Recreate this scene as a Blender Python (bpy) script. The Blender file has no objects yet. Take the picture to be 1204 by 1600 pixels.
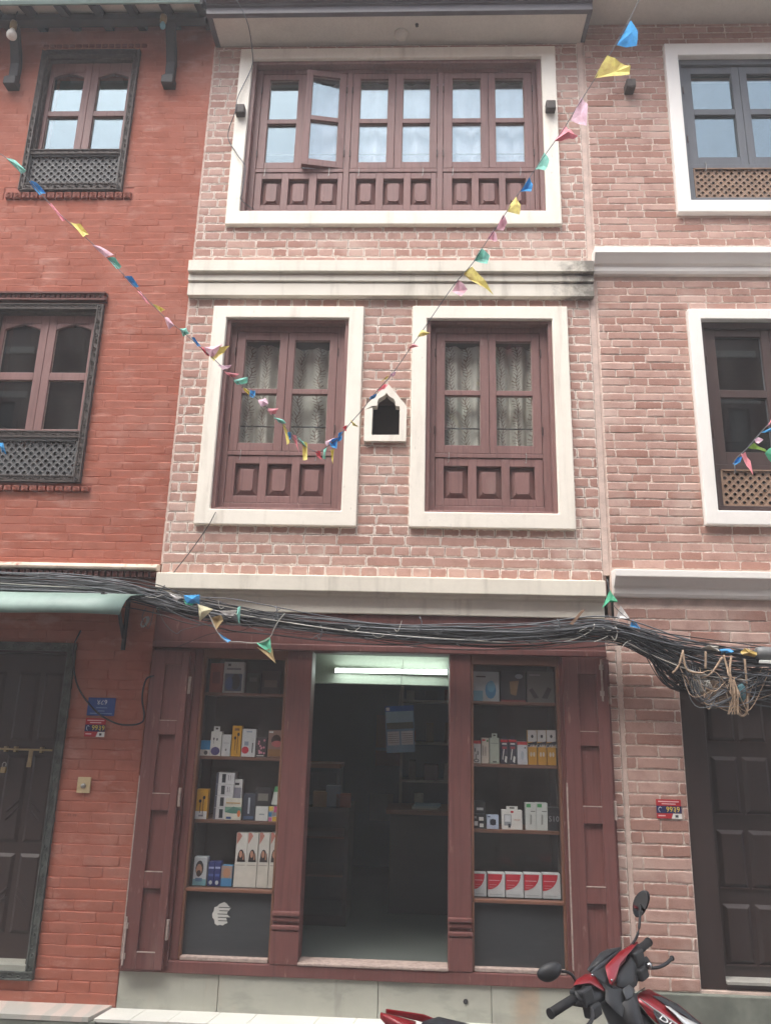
import bpy, math, random
from mathutils import Matrix, Vector
R = math.radians
rnd = random.Random(7)
sc = bpy.context.scene
col = sc.collection
# ------------------------------------------------------------------ camera
CAM_Y, CAM_Z, FPX = -4.7, 2.0, 1200.0
PITCH, ROLL, YAW = 0.2664003959, -0.0263559545, -0.0426513852
def cam_dir(u, v, w=1.0):
    u, v = u*math.cos(ROLL)-v*math.sin(ROLL), u*math.sin(ROLL)+v*math.cos(ROLL)
    dx, dy, dz = u, w*math.cos(PITCH)+v*math.sin(PITCH), w*math.sin(PITCH)-v*math.cos(PITCH)
    return Vector((dx*math.cos(YAW)+dy*math.sin(YAW), -dx*math.sin(YAW)+dy*math.cos(YAW), dz))
def at(px, py, Y=0.0):
    """world point at depth plane Y that the photograph shows at (px, py)"""
    d = cam_dir((px-602)/FPX, (py-800)/FPX)
    t = (Y-CAM_Y)/d.y
    return Vector((d.x*t, Y, CAM_Z+d.z*t))
right, down, fwd = cam_dir(1, 0, 0), cam_dir(0, 1, 0), cam_dir(0, 0, 1)
cd = bpy.data.cameras.new("camera"); cam = bpy.data.objects.new("camera", cd); col.objects.link(cam)
m3 = Matrix((right, -down, -fwd)).transposed()
cam.matrix_world = Matrix.Translation((0, CAM_Y, CAM_Z)) @ m3.to_4x4()
cd.sensor_fit = 'HORIZONTAL'; cd.sensor_width = 36.0; cd.lens = 36.0*FPX/1204.0
cd.clip_start = 0.05; cd.clip_end = 500
sc.camera = cam
# ------------------------------------------------------------------ sky and sun (bright overcast)
SUN_EL, SUN_AZ = 64.0, 215.0      # azimuth measured from +y (north) clockwise: the sun stands behind the photographer
w = bpy.data.worlds.new("World"); sc.world = w; w.use_nodes = True
nt = w.node_tree; nt.nodes.clear()
sky = nt.nodes.new('ShaderNodeTexSky'); sky.sky_type = 'NISHITA'; sky.sun_disc = False
sky.sun_elevation = R(SUN_EL); sky.sun_rotation = R(SUN_AZ); sky.dust_density = 4.0; sky.air_density = 1.2; sky.ozone_density = 1.0
hs = nt.nodes.new('ShaderNodeHueSaturation'); hs.inputs['Saturation'].default_value = 0.5
bg = nt.nodes.new('ShaderNodeBackground'); bg.inputs['Strength'].default_value = 0.15
wo = nt.nodes.new('ShaderNodeOutputWorld')
nt.links.new(sky.outputs[0], hs.inputs['Color']); nt.links.new(hs.outputs[0], bg.inputs[0]); nt.links.new(bg.outputs[0], wo.inputs[0])
sl = bpy.data.lights.new("sun", 'SUN'); sl.energy = 0.75; sl.angle = R(40); sl.color = (1.0, 0.965, 0.92)
so = bpy.data.objects.new("sun", sl); col.objects.link(so)
sd = Vector((math.sin(R(SUN_AZ))*math.cos(R(SUN_EL)), math.cos(R(SUN_AZ))*math.cos(R(SUN_EL)), math.sin(R(SUN_EL))))
so.rotation_euler = sd.to_track_quat('Z', 'Y').to_euler(); so.location = sd*30
vs = sc.view_settings
vs.view_transform = 'Standard'; vs.look = 'None'; vs.gamma = 1.0; vs.use_curve_mapping = False; vs.exposure = 1.82
sc.cycles.use_denoising = True
sc.cycles.max_bounces = 8; sc.cycles.transparent_max_bounces = 12; sc.cycles.caustics_reflective = False; sc.cycles.caustics_refractive = False

# ------------------------------------------------------------------ helpers
def srgb(r, g, b):
    f = lambda c: (c/12.92 if c <= .04045 else ((c+.055)/1.055)**2.4)
    return tuple(f(c/255) for c in (r, g, b))
def link(o, parent=None, local=False):
    col.objects.link(o)
    if parent is not None:
        o.parent = parent
        if not local and parent.type == 'EMPTY':
            o.matrix_parent_inverse = Matrix.Translation(-parent.location)
    return o
def tag(o, label=None, cat=None, group=None, kind=None):
    if label: o['label'] = label
    if cat: o['category'] = cat
    if group: o['group'] = group
    if kind: o['kind'] = kind
    return o
def thing(name, label, cat, loc=(0, 0, 0), rz=0, group=None):
    o = bpy.data.objects.new(name, None); o.empty_display_size = .1; col.objects.link(o)
    o.location = loc; o.rotation_euler = (0, 0, rz)
    return tag(o, label, cat, group)
class MB:
    def __init__(s): s.v = []; s.f = []
    def add(s, vs_, fs): n = len(s.v); s.v += [tuple(p) for p in vs_]; s.f += [tuple(i+n for i in f) for f in fs]; return s
    def box(s, x0, x1, y0, y1, z0, z1):
        return s.add([(x0,y0,z0),(x1,y0,z0),(x1,y1,z0),(x0,y1,z0),(x0,y0,z1),(x1,y0,z1),(x1,y1,z1),(x0,y1,z1)],
              [(0,3,2,1),(4,5,6,7),(0,1,5,4),(1,2,6,5),(2,3,7,6),(3,0,4,7)])
    def frus(s, x0, x1, z0, z1, yb, yf, ins):      # raised panel: rectangle at yb shrinking to the front at yf
        a = [(x0,yb,z0),(x1,yb,z0),(x1,yb,z1),(x0,yb,z1)]
        c = [(x0+ins,yf,z0+ins),(x1-ins,yf,z0+ins),(x1-ins,yf,z1-ins),(x0+ins,yf,z1-ins)]
        return s.add(a+c, [(0,1,5,4),(1,2,6,5),(2,3,7,6),(3,0,4,7),(4,5,6,7)])
    def prism_x(s, prof, x0, x1):                   # profile of (y, z) swept along x
        n = len(prof)
        return s.add([(x0,y,z) for y, z in prof]+[(x1,y,z) for y, z in prof],
              [(i,(i+1)%n,n+(i+1)%n,n+i) for i in range(n)]+[tuple(range(n))[::-1], tuple(range(n, 2*n))])
    def prism_y(s, prof, y0, y1):                   # profile of (x, z) swept along y
        n = len(prof)
        return s.add([(x,y0,z) for x, z in prof]+[(x,y1,z) for x, z in prof],
              [(i,n+i,n+(i+1)%n,(i+1)%n) for i in range(n)]+[tuple(range(n)), tuple(range(n, 2*n))[::-1]])
    def quad(s, a, b, c, d): return s.add([a,b,c,d], [(0,1,2,3)])
    def tube(s, pts, r, n=6, caps=True):
        pts = [Vector(p) for p in pts]; k = len(pts); vv = []
        rr = r if isinstance(r, (list, tuple)) else [r]*k
        for i, p in enumerate(pts):
            t = (pts[min(i+1,k-1)]-pts[max(i-1,0)])
            t = t.normalized() if t.length > 1e-9 else Vector((1,0,0))
            up = Vector((0,0,1)) if abs(t.z) < .9 else Vector((0,1,0))
            a = t.cross(up).normalized(); b = t.cross(a)
            for j in range(n):
                q = 2*math.pi*j/n; vv.append(p+(a*math.cos(q)+b*math.sin(q))*rr[i])
        ff = [(i*n+j,i*n+(j+1)%n,(i+1)*n+(j+1)%n,(i+1)*n+j) for i in range(k-1) for j in range(n)]
        if caps: ff += [tuple(range(n))[::-1], tuple((k-1)*n+j for j in range(n))]
        return s.add(vv, ff)
    def lathe(s, c, prof, n=16, axis='z'):          # profile of (radius, height)
        vv = []
        for r, h in prof:
            for j in range(n):
                q = 2*math.pi*j/n; a, b = r*math.cos(q), r*math.sin(q)
                vv.append({'z':(c[0]+a,c[1]+b,c[2]+h),'y':(c[0]+a,c[1]+h,c[2]-b),'x':(c[0]+h,c[1]+a,c[2]+b)}[axis])
        k = len(prof)
        return s.add(vv, [(i*n+j,i*n+(j+1)%n,(i+1)*n+(j+1)%n,(i+1)*n+j) for i in range(k-1) for j in range(n)]
              +[tuple(range(n))[::-1], tuple((k-1)*n+j for j in range(n))])
    def ball(s, c, rx, ry, rz, n=14, m=9, jit=0, rg=rnd):
        vv = []
        for i in range(m+1):
            th = math.pi*i/m
            for j in range(n):
                ph = 2*math.pi*j/n; k = 1+(rg.uniform(-jit, jit) if 0 < i < m else 0)
                vv.append((c[0]+rx*math.sin(th)*math.cos(ph)*k, c[1]+ry*math.sin(th)*math.sin(ph)*k, c[2]+rz*math.cos(th)*k))
        return s.add(vv, [(i*n+j,(i+1)*n+j,(i+1)*n+(j+1)%n,i*n+(j+1)%n) for i in range(m) for j in range(n)])
    def loft(s, rings, closed=True, caps=True):
        n = len(rings[0]); k = len(rings); vv = [p for r in rings for p in r]
        e = n if closed else n-1
        ff = [(i*n+j,i*n+(j+1)%n,(i+1)*n+(j+1)%n,(i+1)*n+j) for i in range(k-1) for j in range(e)]
        if caps and closed: ff += [tuple(range(n))[::-1], tuple((k-1)*n+j for j in range(n))]
        return s.add(vv, ff)
    def build(s, name, m, parent=None, smooth=False, bevel=0, local=False, sub=0, xf=None, label=None, kind=None, solid=0):
        me = bpy.data.meshes.new(name); vv = s.v if xf is None else [tuple(xf @ Vector(p)) for p in s.v]
        me.from_pydata(vv, [], s.f); me.update()
        if m: me.materials.append(m)
        o = bpy.data.objects.new(name, me); link(o, parent, local)
        if smooth:
            me.polygons.foreach_set('use_smooth', [True]*len(me.polygons))
        if solid:
            md = o.modifiers.new('s', 'SOLIDIFY'); md.thickness = solid; md.offset = 0
        if bevel:
            md = o.modifiers.new('b', 'BEVEL'); md.width = bevel; md.segments = 2; md.limit_method = 'ANGLE'; md.angle_limit = R(40)
        if sub:
            md = o.modifiers.new('u', 'SUBSURF'); md.levels = sub; md.render_levels = sub
        if label: o['label'] = label
        if kind: o['kind'] = kind
        return o
def bx(*a): return MB().box(*a)
def smooth_path(pts, n=6):                          # Catmull-Rom through pts
    P = [Vector(p) for p in pts]; P = [P[0]*2-P[1]]+P+[P[-1]*2-P[-2]]; out = []
    for i in range(1, len(P)-2):
        for k in range(n):
            t = k/n; a, b, c, d = P[i-1], P[i], P[i+1], P[i+2]
            out.append(.5*((2*b)+(c-a)*t+(2*a-5*b+4*c-d)*t*t+(3*b-a-3*c+d)*t**3))
    out.append(P[-2]); return out

# ------------------------------------------------------------------ materials
class NT:
    def __init__(s, name):
        s.m = bpy.data.materials.new(name); s.m.use_nodes = True; s.t = s.m.node_tree; s.t.nodes.clear()
        s.out = s.n('ShaderNodeOutputMaterial')
    def n(s, k, **kw):
        x = s.t.nodes.new(k)
        for a, b in kw.items(): setattr(x, a, b)
        return x
    def l(s, a, b): s.t.links.new(a, b)
    def val(s, sock, v):
        if hasattr(v, 'is_output') or isinstance(v, bpy.types.NodeSocket): s.l(v, sock)
        else: sock.default_value = v
    def math(s, op, a, b=None, c=None, clamp=False):
        x = s.n('ShaderNodeMath', operation=op); x.use_clamp = clamp
        for i, v in enumerate((a, b, c)):
            if v is not None: s.val(x.inputs[i], v)
        return x.outputs[0]
    def mix(s, fac, a, b, mode='MIX'):
        x = s.n('ShaderNodeMix', data_type='RGBA', blend_type=mode)
        s.val(x.inputs[0], fac)
        for i, v in ((6, a), (7, b)):
            s.val(x.inputs[i], (*v, 1) if isinstance(v, tuple) and len(v) == 3 else v)
        return x.outputs[2]
    def noise(s, vec, scale, detail=4, rough=.55):
        x = s.n('ShaderNodeTexNoise'); s.l(vec, x.inputs['Vector']); x.inputs['Scale'].default_value = scale
        x.inputs['Detail'].default_value = detail; x.inputs['Roughness'].default_value = rough; return x.outputs[0]
    def ramp(s, v, lo, hi):
        x = s.n('ShaderNodeMapRange'); x.interpolation_type = 'SMOOTHSTEP'
        s.l(v, x.inputs[0]); x.inputs[1].default_value = lo; x.inputs[2].default_value = hi; return x.outputs[0]
    def coord(s, st=(1, 1, 1)):
        tc = s.n('ShaderNodeTexCoord'); mp = s.n('ShaderNodeMapping'); mp.inputs['Scale'].default_value = st
        s.l(tc.outputs['Object'], mp.inputs[0]); return mp.outputs[0]
    def bsdf(s, colr, rough=.6, metal=0, bump=None, bstr=.3, bdist=.01, spec=.4, coat=0):
        p = s.n('ShaderNodeBsdfPrincipled')
        s.val(p.inputs['Base Color'], (*colr, 1) if isinstance(colr, tuple) and len(colr) == 3 else colr)
        s.val(p.inputs['Roughness'], rough); p.inputs['Metallic'].default_value = metal
        p.inputs['Specular IOR Level'].default_value = spec; p.inputs['Coat Weight'].default_value = coat
        if bump is not None:
            b = s.n('ShaderNodeBump'); b.inputs['Strength'].default_value = bstr; b.inputs['Distance'].default_value = bdist
            s.l(bump, b.inputs['Height']); s.l(b.outputs[0], p.inputs['Normal'])
        s.l(p.outputs[0], s.out.inputs[0]); return p
def sc3(c, k): return tuple(min(1, x*k) for x in c)
def MAT(name, c, rough=.6, var=.18, scale=6, bump=.15, bscale=70, metal=0, st=(1, 1, 1), stain=None, spec=.4, coat=0, fine=.1):
    """painted / plain surface with blotchy colour, fine grain and optional stains = (colour, scale, lo, hi, stretch, amount)"""
    g = NT(name); v = g.coord(st)
    n1 = g.noise(v, scale, 5); n2 = g.noise(v, bscale, 3)
    f = g.ramp(n1, .3, .7)
    cc = g.mix(f, sc3(c, 1-var), sc3(c, 1+var))
    cc = g.mix(g.math('MULTIPLY', g.ramp(n2, .35, .7), fine*2, clamp=True), cc, sc3(c, .65))
    if stain:
        for sc_, ss, lo, hi, stt, amt in (stain if isinstance(stain, list) else [stain]):
            v2 = g.coord(stt); k = g.ramp(g.noise(v2, ss, 6, .6), lo, hi)
            cc = g.mix(g.math('MULTIPLY', k, amt), cc, sc_)
    rr = g.math('ADD', g.math('MULTIPLY', n1, .25), rough-.12, clamp=True)
    g.bsdf(cc, rr, metal, n2 if bump else None, bump, .004, spec, coat); return g.m
def PRINT(name, c, rough=.45): return MAT(name, c, rough, .05, 20, 0, 60, fine=.03)
_pc = {}
def ink(r, g, b, rough=.45):
    k = (r, g, b, rough)
    if k not in _pc: _pc[k] = PRINT('ink_%d_%d_%d' % k[:3], srgb(r, g, b), rough)
    return _pc[k]
def BRICK(name, ca, cb, cm, lo, hi, smear_scale=55, bump=.5):
    g = NT(name); v = g.coord()
    at_ = g.n('ShaderNodeVertexColor', layer_name='bcol'); sp = g.n('ShaderNodeSeparateColor'); g.l(at_.outputs[0], sp.inputs[0])
    n = g.noise(v, smear_scale, 4, .6); nb = g.noise(v, 9, 4); fine = g.noise(v, 240, 3)
    c = g.mix(sp.outputs[1], ca, cb)
    c = g.mix(g.math('MULTIPLY', g.ramp(nb, .4, .75), .5), c, sc3(ca, .72))
    c = g.mix(g.math('MULTIPLY', g.ramp(fine, .45, .8), .35), c, sc3(cb, 1.25))
    c = g.mix(g.math('MULTIPLY', g.ramp(g.noise(v, 2.2, 5), .5, .72), .38), c, cm)   # lime bloom
    if name.startswith('red'):
        c = g.mix(g.math('MULTIPLY', g.ramp(g.noise(v, 1.1, 5), .45, .7), .45), c, sc3(ca, .74)); c = g.mix(g.math('MULTIPLY', g.ramp(g.noise(g.coord((1, 1, 2.5)), 3.2, 6, .65), .52, .7), .5), c, cm)
    e = g.math('ADD', sp.outputs[0], g.math('MULTIPLY', g.math('SUBTRACT', n, .5), 1.6))
    mk = g.ramp(e, lo, hi)
    mc = g.mix(g.ramp(nb, .3, .7), sc3(cm, .85), sc3(cm, 1.1))
    c = g.mix(mk, c, mc)
    h = g.math('ADD', g.math('MULTIPLY', n, .6), g.math('MULTIPLY', fine, .4))
    g.bsdf(c, .88, 0, h, bump, .006, .2); return g.m
def GLASS(name, tint=(.9, .95, .95), f0=.05, rough=.0, dust=0.03, coat=(.93, .97, 1)):
    """thin sheet of glass: clear, with a reflection that grows towards grazing angles (same from both sides)"""
    g = NT(name)
    tr = g.n('ShaderNodeBsdfTransparent'); tr.inputs[0].default_value = (*tint, 1)
    gl = g.n('ShaderNodeBsdfGlossy'); gl.inputs['Roughness'].default_value = rough; gl.inputs[0].default_value = (*coat, 1)
    geo = g.n('ShaderNodeNewGeometry'); dp = g.n('ShaderNodeVectorMath', operation='DOT_PRODUCT'); g.l(geo.outputs['Incoming'], dp.inputs[0]); g.l(geo.outputs['Normal'], dp.inputs[1])
    k = g.math('POWER', g.math('SUBTRACT', 1.0, g.math('ABSOLUTE', dp.outputs['Value'])), 5.0)
    fr = g.math('ADD', g.math('MULTIPLY', k, 1-f0), f0, clamp=True)
    mx = g.n('ShaderNodeMixShader'); g.l(fr, mx.inputs[0]); g.l(tr.outputs[0], mx.inputs[1]); g.l(gl.outputs[0], mx.inputs[2])
    df = g.n('ShaderNodeBsdfDiffuse'); df.inputs[0].default_value = (.5, .5, .47, 1)
    m2 = g.n('ShaderNodeMixShader'); g.val(m2.inputs[0], g.math('MULTIPLY', g.ramp(g.noise(g.coord((1, 1, .4)), 7, 5), .3, .8), dust))
    g.l(mx.outputs[0], m2.inputs[1]); g.l(df.outputs[0], m2.inputs[2]); g.l(m2.outputs[0], g.out.inputs[0]); return g.m
def EMIT(name, c, s):
    g = NT(name); e = g.n('ShaderNodeEmission'); e.inputs[0].default_value = (*c, 1); e.inputs[1].default_value = s; g.l(e.outputs[0], g.out.inputs[0]); return g.m
def CLOTH(name, c, pattern=False, trans=.35):
    g = NT(name); v = g.coord()
    cc = g.mix(g.ramp(g.noise(v, 5, 4), .3, .7), sc3(c, .85), sc3(c, 1.05))
    if pattern:                                     # printed vine: wavy stems with feathery leaves
        tc = g.n('ShaderNodeTexCoord'); sp = g.n('ShaderNodeSeparateXYZ'); g.l(tc.outputs['UV'], sp.inputs[0])
        x, z = sp.outputs[0], sp.outputs[1]
        xx = g.math('ADD', x, g.math('MULTIPLY', g.math('SINE', g.math('MULTIPLY', z, 46)), .010))
        d = g.math('ABSOLUTE', g.math('SUBTRACT', g.math('FRACT', g.math('MULTIPLY', xx, 7.3)), .5))
        stem = g.math('LESS_THAN', d, .03)
        leafw = g.math('ABSOLUTE', g.math('SINE', g.math('ADD', g.math('MULTIPLY', z, 130), g.math('MULTIPLY', d, -16))))
        leaf = g.math('MULTIPLY', g.math('LESS_THAN', leafw, .42), g.math('LESS_THAN', d, .24))
        k = g.math('MULTIPLY', g.math('MAXIMUM', stem, leaf), g.ramp(g.noise(v, 30, 3), .25, .5))
        cc = g.mix(g.math('MULTIPLY', k, .75), cc, srgb(120, 88, 66))
    d = g.n('ShaderNodeBsdfDiffuse'); g.l(cc, d.inputs[0]); t = g.n('ShaderNodeBsdfTranslucent'); g.l(cc, t.inputs[0])
    mx = g.n('ShaderNodeMixShader'); mx.inputs[0].default_value = trans; g.l(d.outputs[0], mx.inputs[1]); g.l(t.outputs[0], mx.inputs[2]); g.l(mx.outputs[0], g.out.inputs[0]); return g.m

M = {}
M['mid_brick'] = BRICK('pink_brick', srgb(165, 125, 113), srgb(190, 158, 146), srgb(224, 211, 200), .42, .80, 34)
M['right_brick'] = BRICK('weathered_brick', srgb(158, 117, 104), srgb(192, 160, 148), srgb(222, 208, 197), .58, .85, 45)
M['left_brick'] = BRICK('red_painted_brick', srgb(170, 103, 85), srgb(178, 114, 97), srgb(202, 158, 144), 1.3, 1.8, 40, .3)
M['mortar'] = MAT('mortar', srgb(206, 184, 172), .9, .15, 12, .4, 150)
M['dark_joint'] = MAT('dirty_joint', srgb(132, 110, 100), .95, .15, 12, .4, 150)
M['red_mortar'] = MAT('red_painted_mortar', srgb(166, 102, 87), .85, .12, 8, .4, 120)
STREAK = (srgb(120, 112, 98), 9, .52, .8, (1, 1, .12), .45)
M['white'] = MAT('cream_white_paint', srgb(238, 232, 219), .55, .03, 3, .12, 40, stain=[(srgb(164, 152, 134), 9, .52, .8, (1, 1, .1), .42), (srgb(120, 112, 100), 70, .66, .72, (1, 1, .3), .35)], fine=.04)
M['cornice'] = MAT('weathered_cream_paint', srgb(226, 220, 205), .6, .05, 3, .15, 40, stain=[STREAK, (srgb(84, 80, 72), 2.6, .66, .8, (1, 1, .8), .5)], fine=.05)
M['rwhite'] = MAT('clean_white_paint', srgb(238, 235, 229), .5, .03, 3, .1, 40, stain=(srgb(185, 180, 172), 12, .6, .85, (1, 1, .1), .25), fine=.03)
M['wood'] = MAT('maroon_painted_wood', srgb(132, 98, 94), .5, .1, 4, .18, 60, st=(1, 1, .25), stain=[(srgb(170, 146, 138), 34, .64, .74, (1, 1, .35), .4), (srgb(92, 62, 58), 7, .5, .75, (1, 1, .2), .5), (srgb(84, 56, 52), 60, .5, .7, (1, 1, .03), .4), (srgb(168, 150, 142), 5, .6, .8, (1, 1, .5), .22)], fine=.12)
M['shopwood'] = MAT('maroon_shop_paint', srgb(114, 73, 69), .5, .14, 3, .2, 50, st=(1, 1, .2), stain=[(srgb(160, 130, 122), 26, .63, .72, (1, 1, .25), .45), (srgb(84, 52, 49), 5, .55, .8, (1, 1, .3), .5), (srgb(74, 44, 42), 60, .5, .7, (1, 1, .03), .4), (srgb(150, 130, 122), 4, .6, .8, (1, 1, .5), .22)], fine=.12)
M['worn'] = MAT('chipped_paint_edge', srgb(166, 148, 139), .7, .2, 40, .3, 90)
M['darkwood'] = MAT('dark_carved_wood', srgb(74, 66, 62), .65, .35, 26, .5, 70, fine=.3)
M['lattice'] = MAT('grey_lattice_wood', srgb(84, 84, 84), .6, .2, 20, .2)
M['rlattice'] = MAT('brown_lattice_wood', srgb(140, 114, 94), .6, .2, 20, .2)
M['greywood'] = MAT('grey_painted_wood', srgb(98, 102, 108), .5, .1, 5, .12, 50, st=(1, 1, .2))
M['brownwood'] = MAT('dark_brown_wood', srgb(70, 54, 51), .45, .15, 5, .15, 50, st=(1, 1, .2))
M['doorwood'] = MAT('dark_door_wood', srgb(58, 46, 43), .45, .15, 4, .15, 50, st=(1, 1, .2))
M['blackwood'] = MAT('black_rafter_wood', srgb(46, 44, 46), .6, .25, 8, .3, 50)
M['fascia'] = MAT('dark_grey_fascia', srgb(88, 84, 88), .5, .15, 6, .1)
def stained():
    g = NT('rain_stained_cornice'); v = g.coord(); n = g.noise(v, 3, 5)
    c = g.mix(g.ramp(n, .3, .7), srgb(220, 214, 200), srgb(230, 225, 212))
    c = g.mix(g.math('MULTIPLY', g.ramp(g.noise(g.coord((1, 1, .12)), 10, 6, .6), .5, .8), .5), c, srgb(140, 132, 116))
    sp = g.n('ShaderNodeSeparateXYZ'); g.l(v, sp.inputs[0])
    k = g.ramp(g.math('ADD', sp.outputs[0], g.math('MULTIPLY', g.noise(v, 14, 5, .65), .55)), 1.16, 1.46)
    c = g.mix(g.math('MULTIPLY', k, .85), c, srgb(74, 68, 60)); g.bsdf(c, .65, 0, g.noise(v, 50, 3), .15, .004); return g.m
M['stained'] = stained()
M['soffit'] = MAT('plaster_soffit', srgb(206, 200, 190), .8, .06, 2.5, .15, 60, stain=(srgb(150, 138, 124), 3, .58, .8, (1, 1, 1), .35))
M['dentil'] = MAT('red_carved_brick', srgb(142, 84, 70), .8, .2, 30, .4, 90)
M['darkdentil'] = MAT('dark_red_carved_wood', srgb(98, 56, 50), .7, .2, 30, .4, 90)
M['plaster'] = MAT('flaking_plaster', srgb(206, 190, 172), .85, .12, 9, .5, 40, stain=(srgb(150, 90, 74), 14, .55, .66, (1, 1, 1), .8))
M['marble'] = MAT('grey_marble_riser', srgb(166, 166, 155), .4, .08, 2, .05, 30, stain=[(srgb(170, 136, 106), 2.6, .57, .74, (1, 1, .2), .55), (srgb(104, 102, 94), 7, .56, .76, (1, 1, .2), .5), (srgb(126, 128, 120), 4, .5, .6, (.5, 1, 1.4), .4)], fine=.04)
M['tile'] = MAT('white_marble_tile', srgb(214, 214, 206), .35, .06, 3, .04, 30, stain=(srgb(150, 148, 140), 5, .6, .8, (1, .6, 1), .4), fine=.04)
M['cement'] = MAT('green_grey_cement', srgb(120, 124, 114), .8, .25, 4, .3, 40, stain=(srgb(70, 80, 72), 2.5, .5, .7, (1, 1, .6), .6))
M['road'] = MAT('stone_road', srgb(96, 91, 86), .85, .2, 3, .4, 30)
M['greenmarble'] = MAT('green_marble_frame', srgb(82, 86, 82), .45, .45, 14, .2, 40, fine=.2)
M['awning'] = MAT('teal_fibreglass', srgb(126, 148, 140), .5, .12, 4, .1, 30, stain=(srgb(90, 110, 104), 5, .55, .8, (1, 1, 1), .5))
M['cable'] = MAT('black_cable', srgb(44, 45, 48), .45, .2, 8, 0)
M['cable2'] = MAT('grey_cable', srgb(92, 96, 100), .5, .2, 8, 0)
M['cable3'] = MAT('pale_cable', srgb(168, 166, 158), .5, .2, 8, 0)
M['rope'] = MAT('jute_rope', srgb(160, 138, 116), .9, .25, 60, .4, 150)
M['steel'] = MAT('steel', srgb(170, 168, 162), .35, .1, 30, .05, metal=.85)
M['brass'] = MAT('dull_brass', srgb(168, 148, 112), .4, .15, 30, .05, metal=.6)
M['dark'] = MAT('dark_laminate', srgb(62, 64, 66), .35, .12, 5, .08, 60, st=(.25, 1, 1))
M['room'] = MAT('dim_room_wall', srgb(116, 112, 104), .85, .1, 2, .1)
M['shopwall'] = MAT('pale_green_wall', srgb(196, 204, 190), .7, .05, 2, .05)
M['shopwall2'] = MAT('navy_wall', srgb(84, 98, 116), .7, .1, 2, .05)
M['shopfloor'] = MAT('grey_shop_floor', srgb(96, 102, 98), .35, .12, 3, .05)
M['casewood'] = MAT('brown_case_wood', srgb(116, 80, 64), .5, .15, 6, .1, st=(.2, 1, 1))
M['caseback'] = MAT('dark_case_back', srgb(68, 62, 58), .6, .2, 4, .1)
M['glass_up'] = GLASS('window_glass', (.97, .985, 1), .10, dust=.03, coat=(.74, .92, 1))
M['glass_lo'] = GLASS('clear_window_glass', (.95, .97, .96), .03, dust=.05)
M['glass_dark'] = GLASS('tinted_window_glass', (.45, .48, .5), .05, dust=.05)
M['glass_case'] = GLASS('display_glass', (.96, .97, .97), .022, dust=.03)
M['sheer'] = CLOTH('white_sheer_cloth', srgb(240, 242, 244), False, .3)
M['vine'] = CLOTH('vine_print_cloth', srgb(236, 231, 222), True, .25)
# ------------------------------------------------------------------ building helpers
def holes_wall(mb, x0, x1, z0, z1, y0, y1, holes):
    xs = sorted({x0, x1, *[h[0] for h in holes], *[h[1] for h in holes]}); zs = sorted({z0, z1, *[h[2] for h in holes], *[h[3] for h in holes]})
    xs = [x for x in xs if x0 <= x <= x1]; zs = [z for z in zs if z0 <= z <= z1]
    for i in range(len(xs)-1):
        run = None
        for j in range(len(zs)-1):
            cx, cz = (xs[i]+xs[i+1])/2, (zs[j]+zs[j+1])/2
            solid = not any(h[0] < cx < h[1] and h[2] < cz < h[3] for h in holes)
            if solid and run is None: run = zs[j]
            if run is not None and (not solid or j == len(zs)-2):
                mb.box(xs[i], xs[i+1], y0, y1, run, zs[j+1] if solid else zs[j]); run = None
    return mb
def brick_geo(x0, x1, z0, z1, gap, ins, proud, jit, yoff=0.0, wave=0.0, tilt=0.0, edge=.5):
    """pillow-faced brick, 48 triangles: outer ring, inset front ring, front face"""
    a, b, c, d = x0+gap, x1-gap, z0+gap, z1-gap
    q = min(.012, (d-c)*.22); m = (a+b)/2
    j = lambda s=1: rnd.uniform(-jit, jit)*s
    o = [(a+q, c), (m, c+j()), (b-q, c), (b, c+q), (b, d-q), (b-q, d), (m, d+j()), (a+q, d), (a, d-q), (a, c+q)]
    s_ = .003; O = [(a+s_, c), (m, c+j()), (b-s_, c), (b, c+s_), (b, d-s_), (b-s_, d), (m, d+j()), (a+s_, d), (a, d-s_), (a, c+s_)]
    O = [(x+j(.25), z+j(.25)) for x, z in O]
    cx, cz = m, (c+d)/2; hx, hz = (b-a)/2, (d-c)/2
    kx, kz = max(.2, 1-ins/hx), max(.2, 1-ins/hz)
    n = [(cx+(x-cx)*kx+j(), cz+(z-cz)*kz+j()) for x, z in o]
    dy = yoff
    V = [(x, .02, z) for x, z in O]+[(x, -proud*edge+dy+(z-cz)/hz*tilt+rnd.uniform(-wave, wave), z) for x, z in O]+[(x, -proud+dy+(z-cz)/hz*tilt+rnd.uniform(-wave, wave), z) for x, z in n]
    F = [(i, (i+1) % 10, 10+(i+1) % 10, 10+i) for i in range(10)]+[(10+i, 10+(i+1) % 10, 20+(i+1) % 10, 20+i) for i in range(10)]+[tuple(range(20, 30))]
    r1, r2 = rnd.random(), rnd.random()
    C = [(1, r1, r2, 1)]*20+[(0, r1, r2, 1)]*10
    return V, F, C
def brick_mesh(name, geos, m):
    V, F, C = [], [], []
    for v, f, c in geos:
        n = len(V); V += v; F += [tuple(i+n for i in t) for t in f]; C += c
    me = bpy.data.meshes.new(name); me.from_pydata(V, [], F)
    ca = me.color_attributes.new('bcol', 'FLOAT_COLOR', 'POINT'); ca.data.foreach_set('color', [k for c in C for k in c])
    me.materials.append(m); me.update(); return me
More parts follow.
